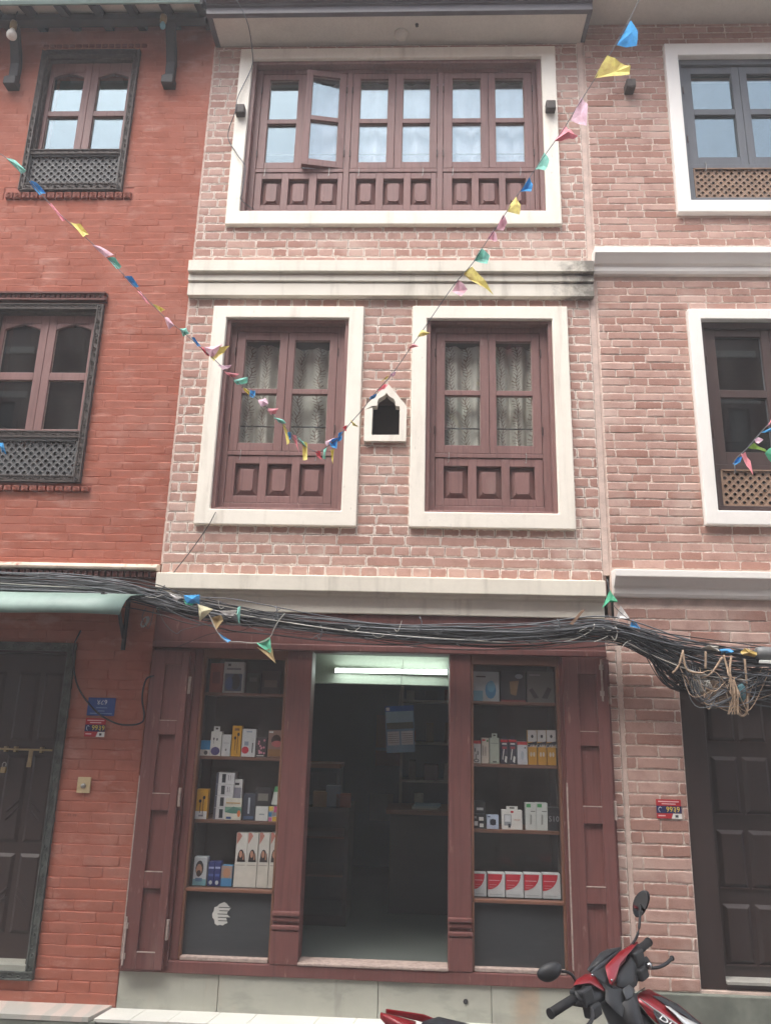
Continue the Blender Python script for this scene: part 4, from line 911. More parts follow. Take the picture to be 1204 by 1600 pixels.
# right case
box_at(737, 1049, 780, SR[0], 'large white box with a blue swirl at the left of the right case top shelf', (176, 186, 190), [('e', .68, .38, .2, .3, (60, 130, 170)), ('e', .7, .5, .14, .2, (96, 160, 190)), (0, 0, .4, .35, (110, 160, 180)), (.15, .8, .5, .85, (50, 60, 70))], base=1095)
box_at(782, 1049, 821, SR[0], 'large black box with gold spiral in the middle of the top shelf', (44, 46, 52), [('p', [(.4, .25), (.62, .2), (.74, .7), (.36, .66)], (150, 120, 84)), ('e', .74, .84, .16, .08, (150, 160, 170)), (0, 0, 1, .06, (130, 60, 60))], base=1097)
box_at(823, 1049, 866, SR[0], 'large dim grey box printed with two dark earbuds on the top shelf', (104, 104, 100), [('p', [(.08, .4), (.2, .46), (.44, .14), (.26, .12)], (40, 40, 42)), ('p', [(.54, .14), (.74, .12), (.9, .44), (.76, .5)], (40, 40, 42)), (.1, .86, .5, .9, (150, 150, 146))], base=1098)
box_at(737, 1157, 751, SR[1], 'white box with black cable print and red top, left end of second shelf', (218, 214, 210), [(0, .86, 1, 1, RD_), ('e', .5, .12, .3, .08, (70, 74, 78)), ('e', .5, .12, .2, .05, (218, 214, 210)), (.3, .5, .4, .66, (40, 44, 48)), (.6, .36, .7, .54, (40, 44, 48)), (.45, .15, .52, .4, (40, 44, 48))], base=1192)
box_at(752, 1153, 764, SR[1], 'narrow cream box with small red mark on the right case second shelf', (208, 198, 184), [(.1, .88, .5, .94, RD_), (.66, .84, .9, .92, (90, 130, 80)), (.15, .3, .3, .7, (160, 150, 140)), (.45, .3, .6, .66, (160, 150, 140))], base=1193)
box_at(765, 1153, 780, SR[1], 'pale green hang-tab box on the right case second shelf', (184, 192, 178), [(.1, .78, .9, .8, (120, 130, 120)), (.3, .05, .7, .1, (90, 96, 90))], base=1194, tab=.025)
for k, (a, b_) in enumerate(((782, 794), (795, 807))):
    box_at(a, 1156, b_, SR[1], 'dark cable pack with white lead and red top, %s of two' % ('left' if k == 0 else 'right'), (60, 62, 76), [(0, .9, 1, 1, RD_), (.2, .8, .8, .86, WH), ('p', [(.2, .2), (.3, .16), (.5, .6), (.4, .64)], WH), ('p', [(.5, .1), (.75, .05), (.85, .3), (.6, .34)], WH), (.2, .62, .8, .72, (150, 60, 70))], base=1195, tab=.02, group='dark cable packs')
box_at(808, 1159, 824, SR[1], 'white box with red top left of the yellow cable boxes', (214, 216, 220), [(0, .86, 1, 1, RD_), (.7, .7, .84, .76, (60, 60, 64)), ('e', .5, .4, .14, .2, (180, 190, 200))], base=1195)
for k, (a, b_) in enumerate(((825, 839), (840, 854), (855, 869))):
    box_at(a, 1141, b_, SR[1], 'yellow and white data cable box, %s of three' % ('left', 'middle', 'right')[k], (214, 160, 62), [(0, .66, 1, 1, (216, 214, 210)), ('p', [(0, .5), (1, .56), (1, .68), (0, .62)], (44, 44, 48)), ('t', 'CABLE', .5, .54, .11, (230, 230, 226)), ('e', .5, .82, .14, .05, (60, 60, 64)), ('e', .34, .3, .12, .07, (226, 214, 190)), ('e', .66, .3, .12, .07, (226, 214, 190))], base=1195, group='data cable boxes')
box_at(739, 1272, 757, SR[2], 'black box with white squares at the left end of third shelf', (42, 44, 48), [(.5, .55, .9, .8, WH), (.1, .2, .4, .5, (200, 200, 200)), (.55, .1, .9, .35, WH), (.1, .7, .3, .85, (150, 150, 150))], base=1297)
c = bpy.context  # second black box on top of the first
pz = at(748, 1272, .075).z; a = at(741, 1272, .08).x
sb = tag(bx(a, a+.062, .078, .12, pz+.001, pz+.07).build('product_box', ink(40, 42, 46), None, bevel=.001), 'small black box resting on the black box with white squares', 'box')
MB().box(a+.012, a+.05, .0772, .0777, pz+.02, pz+.034).build('print', ink(190, 190, 190), sb)
box_at(760, 1274, 779, SR[2], 'small white box with a dark camera print on the third shelf', (190, 202, 222), [('e', .52, .5, .26, .24, (40, 44, 56)), (.28, .3, .76, .7, (44, 48, 60)), (.1, .86, .3, .95, (60, 70, 110))], base=1297)
box_at(784, 1266, 816, SR[2], 'wide white hang-tab charger box with window on the third shelf', (222, 220, 214), [(.1, .2, .46, .78, (150, 156, 160)), (.14, .4, .42, .74, (214, 216, 218)), ('e', .5, .92, .08, .06, RD_), ('t', 'WUZZ', .74, .5, .12, (180, 110, 70)), (.3, .1, .42, .3, (60, 64, 70))], base=1297, tab=.022)
for k, (a, b_) in enumerate(((821, 838), (838, 856))):
    box_at(a, 1255, b_, SR[2], 'tall white box with green patch, %s of the pair' % ('left', 'right')[k], (206, 210, 206), [(.1, .84, .5, .97, (80, 160, 100)), ('p', [(.4, .2), (.56, .22), (.6, .55), (.44, .6)], (150, 154, 150)), (.5, .68, .9, .71, (110, 110, 110))], base=1298, group='white boxes with green patch')
box_at(857, 1262, 874, SR[2], 'black box lettered S10 at the right end of the third shelf', (44, 46, 50), [('t', 'S10', .5, .5, .34, (150, 152, 156))], base=1298)
for k, (a, b_) in enumerate(((740, 760), (762, 789), (790, 818), (819, 847), (848, 876))):
    nm = ('leftmost', 'second from the left', 'middle', 'second from the right', 'rightmost')[k]
    arc = [(0, .96)]+[(0, .3)]+[(.85*math.sin(t), .96-.66*math.cos(t)) for t in [i*.2618 for i in range(0, 7)]]
    box_at(a, 1364+k*.4, b_, SR[3], 'white box with a red quarter-disc print, %s of the row of five' % nm, (216, 218, 218), [('p', arc, (206, 44, 62)), (.06, .68, .7, .71, (230, 170, 176)), (.08, .5, .5, .52, (226, 150, 158)), (.08, .4, .45, .42, (226, 150, 158)), (.1, .1, .8, .12, (170, 174, 176))], base=1405, Y=.08, d=.06, group='red and white boxes')

# ---- shop room furniture
tf = thing('fluorescent_lamp', 'lit white fluorescent tube on the pale beam inside the shop door', 'lamp', (0, .93, 2.3))
a, b_ = at(524, 1048, .90), at(698, 1050, .90)
MB().box(a.x-.01, b_.x+.01, .915, .9495, a.z-.012, a.z+.022).build('lamp_housing', ink(214, 216, 210), tf, bevel=.003)
MB().tube([(a.x, .895, a.z), (b_.x, .895, b_.z+.002)], .0135, 10).build('tube', EMIT('tube_glow', (.86, 1, .93), 4.5), tf)
MB().box(a.x-.014, a.x, .88, .915, a.z-.018, a.z+.018).box(b_.x, b_.x+.014, .88, .915, b_.z-.016, b_.z+.02).build('lamp_socket', ink(200, 200, 196), tf)
# calendar
Y = .42; q = [at(601, 1104, Y), at(646, 1102, Y), at(648, 1175, Y), at(604, 1177, Y)]
cal = thing('wall_calendar', 'blue hanging calendar with a mountain picture inside the shop doorway', 'calendar', tuple(q[3]))
def cq(u0, v0, u1, v1, cc, off):
    f = lambda u, v: (q[0]*(1-u)+q[1]*u)*(1-v)+(q[3]*(1-u)+q[2]*u)*v
    p = [f(u0, v1), f(u1, v1), f(u1, v0), f(u0, v0)]
    return MB().quad(*[(k.x, k.y-off, k.z) for k in p])
MB().add([(k.x, k.y+o_, k.z) for o_ in (0, .003) for k in (q[3], q[2], q[1], q[0])], [(0, 1, 2, 3), (7, 6, 5, 4), (0, 4, 5, 1), (1, 5, 6, 2), (2, 6, 7, 3), (3, 7, 4, 0)]).build('sheet', ink(96, 140, 170), cal)
for u0, v0, u1, v1, cc, off in ((0, 0, 1, .12, (44, 96, 170), .001), (.03, .12, .97, .5, (130, 170, 190), .001), (.03, .36, .97, .5, (60, 72, 66), .0015), (.05, .55, .47, .84, (190, 200, 204), .001), (.53, .55, .95, .84, (190, 200, 204), .001), (.04, .03, .16, .1, (220, 226, 230), .0015)):
    cq(u0, v0, u1, v1, cc, off).build('print', ink(*cc), cal)
for uu in (.05, .53):
    for k in range(5):
        cq(uu+.02, .6+k*.045, uu+.40, .612+k*.045, 0, .0016).build('print', ink(110, 120, 130), cal)
MB().tube([tuple((q[0]+q[1])/2), (((q[0]+q[1])/2).x+.02, Y+.05, 2.40)], .002, 5).build('calendar_string', M['cable3'], cal)
# counter
A = at(607, 1265, 1.3); ct = thing('shop_counter', 'dark counter with pale wooden top on the right inside the shop', 'counter', (.45, 1.5, .685))
ctz = A.z
MB().box(A.x-.02, 1.0, 1.28, 1.80, ctz-.03, ctz).build('counter_top', M['casewood'], ct, bevel=.004)
MB().box(A.x+.01, 1.0, 1.31, 1.78, .686, ctz-.031).build('counter_body', M['dark'], ct)
MB().frus(.32, .62, .98, ctz-.08, 1.31, 1.30, .012).build('counter_panel', M['caseback'], ct)
for k in range(3):
    tag(bx(A.x+.17+k*.012, A.x+.36+k*.012, 1.36, 1.5, ctz+.0005+k*.012, ctz+.0115+k*.012).build('paper_pad', ink(180-k*20, 180-k*10, 176), None), 'pad of papers lying on the shop counter, %s of the pile' % ('lowest', 'middle', 'topmost')[k], 'paper pad', 'papers on the counter')
cu_ = tag(MB().lathe((A.x+.22, 1.62, ctz+.001), [(.028, 0), (.035, .04), (.036, .09), (.033, .09), (.03, .006)], 14).build('cup', ink(206, 208, 204), None, smooth=True), 'white cup standing behind the papers on the counter', 'cup')
# white rack behind the counter with goods
rk = thing('storage_rack', 'white metal shelving with small goods behind the shop counter', 'shelf', (.6, 2.3, .685))
px0 = at(628, 1100, 2.2).x
b = MB()
for xx in (px0, px0+.62, 1.0): b.box(xx-.012, xx+.012, 2.2, 2.22, .686, 2.44)
b.build('rack_upright', ink(196, 198, 192), rk)
rz = [at(660, y, 2.2).z for y in (1094, 1160, 1219)]
for z in rz: MB().box(px0-.01, 1.01, 2.19, 2.5, z-.02, z).build('rack_shelf', ink(190, 192, 186), rk)
for i_, z in enumerate(rz):
    for k in range(6):
        xx = px0+.05+k*.16+rnd.uniform(-.02, .02); h = rnd.uniform(.08, .2) if i_ else rnd.uniform(.05, .1)
        cc = rnd.choice([(150, 150, 146), (120, 70, 70), (84, 96, 110), (170, 166, 150), (90, 80, 70)])
        tag(bx(xx, xx+rnd.uniform(.06, .12), 2.24, 2.36, z+.0005, z+h).build('boxed_goods', ink(*cc), None, bevel=.002), 'small %s box on the shop rack, %s shelf, %s from the left' % ({150: 'grey', 120: 'maroon', 84: 'slate blue', 170: 'cream', 90: 'brown'}[cc[0]], ('top', 'middle', 'lower')[i_], ('first', 'second', 'third', 'fourth', 'fifth', 'sixth')[k]), 'box', 'goods on the %s rack shelf' % ('top', 'middle', 'lower')[i_])
# posters on the back wall
for (a, b_, c_, d, cc, lb) in ((587, 1118, 604, 1168, (120, 84, 70), 'rust coloured poster'), (586, 1174, 624, 1196, (132, 84, 66), 'wide orange poster below the rust one'), (577, 1241, 614, 1282, (130, 134, 138), 'pale printed chart')):
    p0, p1 = at(a, d, 3.09), at(b_ if b_ < 700 else a, b_, 3.09)
    p0, p1 = at(a, d, 3.09), at(c_, b_, 3.09)
    tag(bx(p0.x, p1.x, 3.085, 3.098, p0.z, p1.z).build('poster', ink(*cc)), '%s on the dark back wall of the shop' % lb, 'poster')
for k, (px_, py_, h_, cc, lb) in enumerate(((500, 1264, .10, (150, 120, 90), 'tan carton'), (520, 1264, .14, (110, 120, 136), 'grey-blue carton'), (536, 1264, .09, (140, 90, 80), 'rust carton'))):
    q_ = at(px_, py_, .96); tag(bx(q_.x-.05, q_.x+.05, .93, 1.0, at(500, 1262, .9).z+.0005, at(500, 1262, .9).z+h_).build('carton', ink(*cc), None, bevel=.002), '%s on the left showcase inside the shop' % lb, 'box')
# left glass showcase
sx1 = at(546, 1265, .9).x; st_ = at(500, 1262, .9).z
g_ = thing('glass_showcase', 'dark wooden showcase with glass front on the left inside the shop', 'showcase', (-.75, 1.1, .685))
MB().box(-1.3, sx1, .9, 1.4, .686, .75).box(-1.3, sx1, .9, 1.4, st_-.03, st_).box(sx1-.03, sx1, .9, 1.4, .75, st_-.03).box(-1.3, sx1-.03, 1.37, 1.4, .75, st_-.03).build('showcase_frame', M['caseback'], g_)
for z in (.98, 1.22): MB().box(-1.3, sx1-.03, .92, 1.37, z, z+.012).build('showcase_shelf', M['casewood'], g_)
MB().box(-1.3, sx1-.03, .9, .905, .75, st_-.03).build('glass_pane', M['glass_case'], g_)
u0 = at(487, 1255, 1.05); u1 = at(531, 1194, 1.05)
tvb = thing('counter_cabinet', 'small cabinet with a lit wooden rim standing on the left showcase', 'cabinet', (u0.x, 1.05, st_))
MB().box(-1.2, u1.x, 1.05, 1.35, st_+.001, u1.z-.03).build('cabinet_body', M['dark'], tvb)
MB().box(-1.2, u1.x+.006, 1.04, 1.35, u1.z-.03, u1.z).build('cabinet_top', M['casewood'], tvb)
MB().box(-1.18, u1.x-.02, 1.046, 1.05, st_+.06, u1.z-.06).build('cabinet_glass', M['glass_dark'], tvb)

# ---- plates, stickers, bell on the walls
def plate(px0, py0, px1, py1, Y, face, label, cat, name, th=.004):
    a, c = at(px0, py1, Y), at(px1, py0, Y); t = bx(a.x, c.x, Y, Y+th, a.z, c.z).build(name, ink(*face), None, bevel=.001); tag(t, label, cat); return t, a, c
t, a, c = plate(135, 1091, 181, 1118, -.014, (40, 74, 140), 'blue enamel house number plate with white figures on the red wall', 'number plate', 'number_plate')
w_, h_ = c.x-a.x, c.z-a.z
text('४८9', a.x+w_*.52, -.0147, a.z+h_*.74, .04, ink(220, 226, 232), t)
for zz, w2 in ((.42, .2), (.24, .12), (.1, .4)): MB().box(a.x+w_*(.52-w2), a.x+w_*(.52+w2), -.0147, -.0143, a.z+h_*zz, a.z+h_*(zz+.05)).build('print', ink(120, 146, 190), t)
def number_sticker(px0, py0, px1, py1, label):
    t, a, c = plate(px0, py0, px1, py1, -.013, (176, 40, 48), label, 'sticker', 'sticker', .0015)
    w_, h_ = c.x-a.x, c.z-a.z; y = -.0134
    MB().box(a.x, c.x, y-.0003, y, a.z+h_*.28, a.z+h_*.66).build('print', ink(36, 40, 84), t)
    MB().prism_y([(a.x+w_*.58, a.z), (c.x, a.z), (c.x, a.z+h_*.27), (a.x+w_*.66, a.z+h_*.27)], y-.0003, y).build('print', ink(222, 220, 214), t)
    text('99३9', a.x+w_*.66, y-.0006, a.z+h_*.47, h_*.40, ink(236, 206, 80), t, xs=.92)
    MB().box(a.x+w_*.74, a.x+w_*.86, y-.0007, y-.0004, a.z+h_*.07, a.z+h_*.2).build('print', ink(60, 60, 66), t)
    for zz, w2 in ((.86, .42), (.74, .28)): MB().box(a.x+w_*(.5-w2), a.x+w_*(.5+w2), y-.0003, y, a.z+h_*zz, a.z+h_*(zz+.05)).build('print', ink(232, 190, 190), t)
    MB().tube([(a.x+w_*(.15+.07*math.cos(k)), y-.0006, a.z+h_*(.47+.13*math.sin(k))) for k in (.6, 1.4, 2.2, 3, 3.8, 4.6)], .0015, 4).build('print', ink(220, 224, 232), t)
    MB().box(a.x+w_*.06, a.x+w_*.35, y-.0003, y, a.z+h_*.12, a.z+h_*.18).build('print', ink(232, 190, 190), t)
number_sticker(131, 1123, 166, 1151, 'red and blue number sticker below the blue plate on the red wall')
number_sticker(1026, 1250, 1063, 1279, 'red and blue number sticker on the pink brick pier by the dark door')
t, a, c = plate(119, 1215, 142, 1239, -.02, (200, 180, 140), 'square beige doorbell plate with silver button on the red wall', 'doorbell', 'doorbell', .012)
MB().lathe(((a.x+c.x)/2, -.021, a.z+(c.z-a.z)*.45), [(.014, .0), (.014, -.006), (.008, -.01), (.001, -.011)], 14, 'y').build('bell_button', M['steel'], t, smooth=True)
c = at(110, 1274, -.011); text('– ११ २७', c.x, -.0125, c.z, .022, ink(84, 44, 40), lh, 'painted_date')
# ================================================================== CABLES
path = [(-90, 905), (0, 913), (100, 917), (180, 922), (240, 934), (300, 950), (360, 960), (420, 968), (520, 981), (620, 988), (720, 992), (820, 993), (880, 989), (930, 985), (970, 990), (1010, 1005), (1060, 1027), (1110, 1040), (1160, 1047), (1220, 1050), (1300, 1052)]
half = [9, 10, 11, 11, 13, 14, 14, 13, 13, 14, 14, 14, 14, 14, 14, 17, 24, 29, 30, 30, 30]
base = at(602, 985, -.2)
cb = thing('cable_bundle', 'thick sagging bundle of black overhead cables strung across the three houses', 'cables', (base.x, -.2, base.z))
crg = random.Random(3)
for k in range(74):
    o0 = crg.uniform(-1, 1); o1 = crg.uniform(-1, 1); ph = crg.uniform(0, 6); fq = crg.uniform(.3, .9); y0 = crg.uniform(-.27, -.13)
    loose = crg.random() < .22
    pts = []
    for i_, (px, py) in enumerate(path):
        t = i_/(len(path)-1); u = o0*(1-t)+o1*t+.35*math.sin(ph+i_*fq); u = max(-1.15, min(1.15, u))
        if loose: u += .9*math.sin(ph+i_*.5)
        yy = y0+.025*math.sin(ph*2+i_*.7)
        if i_ < 4: yy = max(yy, -.24)
        pts.append(at(px, py+half[i_]*u+crg.uniform(-2.8, 2.8), yy))
    r = crg.choice((.0022, .0028, .0034, .004, .0052)); r *= (.8 if loose else 1)
    m = M['cable'] if crg.random() < .7 else (M['cable2'] if crg.random() < .85 else M['cable3'])
    MB().tube(smooth_path(pts, 4), r, 5).build('cable', m, cb, smooth=True)
# cables that leave the bundle on the right and run straight on
for k in range(7):
    a = at(950+k*6, 978+k*2, -.18); e = at(1290, 1024+k*9, -.22-.02*k)
    mid_ = (a+e)/2; mid_.z -= .012*k
    MB().tube(smooth_path([a, mid_, e], 8), .0032, 5).build('cable', M['cable'], cb, smooth=True)
# drooping mass below the bundle on the right
for k in range(30):
    p = [(crg.uniform(985, 1030), crg.uniform(1000, 1016)), (crg.uniform(1040, 1075), crg.uniform(1046, 1076)), (crg.uniform(1110, 1150), crg.uniform(1052, 1092)), (1210, crg.uniform(1050, 1100)), (1290, crg.uniform(1050, 1110))]
    yy = crg.uniform(-.22, -.10)
    MB().tube(smooth_path([at(x, y, yy) for x, y in p], 6), crg.choice((.003, .004, .005)), 5).build('cable', M['cable'] if crg.random() < .75 else M['cable2'], cb, smooth=True)
# ties and short pigtails
for px, py in ((655, 972), (870, 975), (432, 968), (430, 955), (500, 985), (960, 986)):
    c = at(px, py, -.27); MB().tube(smooth_path([c+Vector((0, 0, .03)), c+Vector((.012, -.012, 0)), c+Vector((0, .0, -.05)), c+Vector((-.02, 0, -.03))], 5), .0035, 5).build('cable_tie', M['cable3'] if px > 900 else M['cable2'], cb)
lrg = random.Random(12)
for k in range(34):
    px = lrg.uniform(230, 1000); i_ = max(j for j in range(len(path)) if path[j][0] <= px); t = (px-path[i_][0])/(path[i_+1][0]-path[i_][0]); py = path[i_][1]*(1-t)+path[i_+1][1]*t
    c = at(px, py+lrg.uniform(-10, 14), -.26); L = lrg.uniform(.03, .13); s = lrg.choice((-1, 1))
    MB().tube(smooth_path([c, c+Vector((s*L*.5, -.02, -L*.25)), c+Vector((s*L, -.02, lrg.uniform(-.06, .05)))], 5), .0018, 4).build('loose_end', lrg.choice((M['cable'], M['cable2'], M['cable3'])), cb)
c0 = at(896, 968, -.25); c1 = at(910, 956, -.27)
tag(MB().prism_y([(c0.x-.03, c0.z-.03), (c0.x-.012, c0.z-.034), (c1.x+.012, c1.z+.01), (c1.x-.002, c1.z+.014)], -.275, -.268).build('wood_sliver', M['rlattice']), 'pointed wooden sliver sticking up from the cable bundle', 'wood')
def wire(name, label, pts, r, m, cat='wire', n=6):
    return tag(MB().tube(smooth_path([at(*p) for p in pts], n), r, 5).build(name, m, None, smooth=True), label, cat)
wire('wire', 'thin dark wire looping down the left side of the wide top window', [(358, -20, -.40), (385, 30, -.3), (394, 80, -.06), (393, 105, -.045), (372, 150, -.06), (368, 172, -.095), (356, 212, -.03), (370, 240, -.05), (383, 262, -.05), (378, 300, -.05), (377, 312, -.048), (396, 327, .03)], .0035, M['cable2'])
wire('wire', 'thin black wire running down the brick wall to the cable bundle', [(337, 800, -.045), (325, 822, -.05), (300, 858, -.03), (275, 890, -.03), (255, 918, -.1), (248, 930, -.18)], .003, M['cable'])
wire('wire', 'black cable looping from the left shutter past the blue number plate', [(240, 1056, -.07), (228, 1062, -.07), (222, 1090, -.05), (225, 1115, -.04), (222, 1128, -.04), (205, 1133, -.035), (180, 1130, -.035), (150, 1112, -.035), (125, 1080, -.03), (116, 1050, -.03), (115, 1012, -.03), (126, 985, -.03)], .0055, M['cable'])
wire('wire', 'grey loop of thin wire dangling at the left end of the lintel', [(228, 950, -.2), (222, 966, -.2), (231, 982, -.2), (236, 972, -.2), (240, 952, -.2)], .002, M['cable2'])
wire('wire', 'thin looping wire hanging below the cables over the left shutter', [(245, 950, -.22), (258, 975, -.22), (275, 990, -.22), (286, 984, -.22), (320, 975, -.2), (345, 960, -.2)], .0022, M['cable2'])
wire('wire', 'thin dark wire slanting from the cables to the shop lintel', [(440, 950, -.24), (380, 985, -.2), (330, 990, -.1), (275, 1012, -.04)], .002, M['cable'])
wire('wire', 'white cable looping from the bundle above the right shutter', [(850, 1000, -.25), (870, 1004, -.26), (900, 998, -.27), (925, 984, -.27), (928, 975, -.26)], .003, M['cable3'])
# coil of wire at the left end of the lintel
c = at(227, 972, -.05); b = MB()
for k in range(5): b.tube([(c.x+.022*math.cos(a*.63+k*.1)*(1-.08*k)+.012*math.sin(a*.63), -.055-.004*k, c.z+.034*math.sin(a*.63)*(1-.05*k)) for a in range(11)], .0025, 5)
tag(b.build('wire_coil', M['cable3'], None), 'small coil of pale wire hung beside the shop lintel on the left', 'wire')
# sack bundle and ropes in the tangle on the right
sk_ = thing('sack_bundle', 'bundle of brown sacking tied with rope under the cables above the right door', 'sack', tuple(at(1125, 1108, -.22)))
M['sack'] = MAT('brown_sacking', srgb(136, 118, 102), .95, .35, 22, .8, 90, fine=.3)
b = MB(); srg = random.Random(5)
for px, py, rx, rz_ in ((1094, 1066, .06, .06), (1106, 1082, .075, .05), (1122, 1076, .07, .06), (1118, 1094, .08, .045), (1136, 1090, .07, .06), (1148, 1072, .065, .06), (1156, 1090, .05, .055), (1130, 1064, .06, .03)):
    q = at(px, py, -.2+srg.uniform(-.02, .02)); b.ball(q, rx, .06, rz_, 11, 8, .16, srg)
b.build('sacking', M['sack'], sk_, smooth=True)
for k in range(26):
    x0_, y0_ = srg.uniform(1060, 1100), srg.uniform(1030, 1060)
    MB().tube(smooth_path([at(x0_, y0_, -.25), at(x0_+srg.uniform(10, 50), srg.uniform(1050, 1108), -.3), at(srg.uniform(1120, 1175), srg.uniform(1060, 1112), -.29), at(srg.uniform(1160, 1215), srg.uniform(1040, 1095), -.25)], 6), srg.choice((.0018, .0025, .003)), 5).build('tangled_wire', srg.choice((M['cable'], M['cable2'], M['cable2'], M['rope'])), sk_, smooth=True)
q = at(1093, 1065, -.25); b = MB()
for k in range(9): b.tube(smooth_path([q+Vector((srg.uniform(-.05, .05), srg.uniform(-.04, .02), srg.uniform(-.06, .05))) for _ in range(5)], 5), .0035, 5)
b.build('wire_tangle', M['cable3'], sk_)
for pts in ([(1092, 1060, -.27), (1110, 1053, -.28), (1128, 1027, -.28)], [(1066, 1016, -.28), (1070, 1040, -.29), (1078, 1050, -.29), (1100, 1052, -.29)], [(1130, 1024, -.28), (1136, 1045, -.29), (1138, 1055, -.3), (1148, 1080, -.3), (1146, 1100, -.3)], [(1142, 1025, -.28), (1140, 1050, -.3), (1146, 1085, -.3), (1150, 1104, -.3)], [(1163, 1030, -.28), (1166, 1070, -.28), (1167, 1108, -.28), (1160, 1119, -.28), (1152, 1112, -.28), (1148, 1090, -.29)], [(1102, 1018, -.28), (1102, 1045, -.28)], [(1066, 1020, -.28), (1060, 1040, -.28), (1050, 1052, -.28)]):
    MB().tube(smooth_path([at(*p) for p in pts], 6), .0062, 6).build('rope', M['rope'], sk_, smooth=True)
for k in range(16):
    q = at(1143+srg.uniform(-4, 4), 1058, -.3); MB().tube([q, q+Vector((srg.uniform(-.03, .04), srg.uniform(-.02, .01), -.09)), q+Vector((srg.uniform(-.04, .06), srg.uniform(-.02, .01), -.2))], .0022, 4).build('rope_strand', M['rope'], sk_)
q = at(1157, 1082, -.26); MB().ball(q, .03, .03, .05, 10, 7, .08, srg).build('teal_rag', ink(90, 140, 150), sk_, smooth=True)
q = at(1196, 1021, -.25)
tag(MB().lathe((q.x, -.25, q.z), [(.02, -.055), (.034, -.05), (.037, -.02), (.037, .03), (.03, .05)], 14, 'x').build('splice_box', ink(112, 114, 114), None, smooth=True), 'grey rounded cable splice box at the right edge', 'cable box')
q = at(1198, 1035, -.28)
tag(MB().prism_y([(q.x-.045, q.z-.006), (q.x+.05, q.z-.01), (q.x+.05, q.z+.012), (q.x-.04, q.z+.012)], -.285, -.27).build('cable_clip', ink(206, 208, 204), None, bevel=.003), 'white flat cable clip below the grey splice box', 'cable clip')
def scrap(pts, Y, cc, lb):
    srg2 = random.Random(len(lb)); P3 = [at(x, y, Y+srg2.uniform(-.02, .02)) for x, y in pts]; n = len(P3); c = sum(P3, Vector())/n+Vector((0, -.015, .004))
    V = [c]
    for k in range(n): V += [P3[k], (P3[k]+P3[(k+1) % n])/2+Vector((0, srg2.uniform(-.02, .02), srg2.uniform(-.004, .004)))]
    tag(MB().add(V, [(0, 1+k, 1+(k+1) % (2*n)) for k in range(2*n)]).build('plastic_scrap', ink(*cc), None, solid=.0012), lb, 'scrap')
scrap([(1094, 1013), (1108, 1008), (1122, 1010), (1124, 1018), (1106, 1016)], -.28, (186, 182, 170), 'dirty white plastic scrap on the cables above the sack')
scrap([(1156, 1020), (1163, 1013), (1182, 1020), (1178, 1027), (1160, 1024)], -.28, (176, 150, 82), 'mustard yellow scrap caught on the cables at right')
scrap([(1123, 1015), (1140, 1014), (1146, 1018), (1134, 1021), (1126, 1022)], -.28, (76, 150, 206), 'bright blue plastic scrap tied on the cables at right')

# ================================================================== BUNTING
FC = dict(t=(172, 232, 220), b=(100, 186, 238), p=(253, 218, 228), k=(250, 182, 192), y=(255, 240, 165), r=(234, 122, 136), l=(255, 226, 238), g=(110, 206, 166), c=(246, 241, 212), w=(244, 242, 240), o=(204, 182, 140), v=(196, 228, 136), e=(140, 230, 198))
def PAPER(name, c):
    g = NT(name); v = g.coord(); cc = g.mix(g.ramp(g.noise(v, 26, 3), .3, .7), sc3(c, .82), sc3(c, 1.08))
    d = g.n('ShaderNodeBsdfDiffuse'); g.l(cc, d.inputs[0]); t = g.n('ShaderNodeBsdfTranslucent'); g.l(cc, t.inputs[0])
    bm = g.n('ShaderNodeBump'); bm.inputs['Strength'].default_value = .5; bm.inputs['Distance'].default_value = .01; g.l(g.noise(v, 60, 3), bm.inputs['Height']); g.l(bm.outputs[0], d.inputs['Normal'])
    mx = g.n('ShaderNodeMixShader'); mx.inputs[0].default_value = .42; g.l(d.outputs[0], mx.inputs[1]); g.l(t.outputs[0], mx.inputs[2]); g.l(mx.outputs[0], g.out.inputs[0]); return g.m
FM = {k: PAPER('paper_'+k, srgb(*v)) for k, v in FC.items()}
frg = random.Random(21)
def flag(root, colr, poly, Yf, crumple=.012):
    """a crumpled paper flag: fan of facets round a creased middle"""
    P3 = [at(px, py, Yf(px, py)+frg.uniform(-1, 1)*crumple) for px, py in poly]
    if len(P3) == 3: P3.append((P3[2]+P3[0])/2+Vector((frg.uniform(-.004, .004), frg.uniform(-crumple, crumple), frg.uniform(-.004, .004))))
    n = len(P3); c = sum(P3, Vector())/n; c.y += frg.choice((-1, 1))*crumple*1.2
    V = [c]; 
    for i_ in range(n): V += [P3[i_], (P3[i_]+P3[(i_+1) % n])/2+Vector((frg.uniform(-.003, .003), frg.uniform(-crumple, crumple)*.8, frg.uniform(-.003, .003)))]
    m = 2*n; F = [(0, 1+i_, 1+(i_+1) % m) for i_ in range(m)]
    mb = MB(); mb.add(V, F); return mb.build('flag', FM[colr], root, smooth=False, solid=.0006)
def garland(label, line, Yf, flags, r=.0022, m=None, cat='bunting', crumple=.012):
    p0 = at(*line[0], Yf(*line[0])); g = thing('bunting', label, cat, tuple(p0))
    MB().tube(smooth_path([at(x, y, Yf(x, y)) for x, y in line], 4), r, 5).build('string', m or M['cable2'], g, smooth=True)
    for f in flags: flag(g, f[0], f[1:], Yf, crumple)
    return g
YL = lambda x, y: -.62+(510-x)/530*-.35
YR = lambda x, y: -.62-(x-510)/490*.75
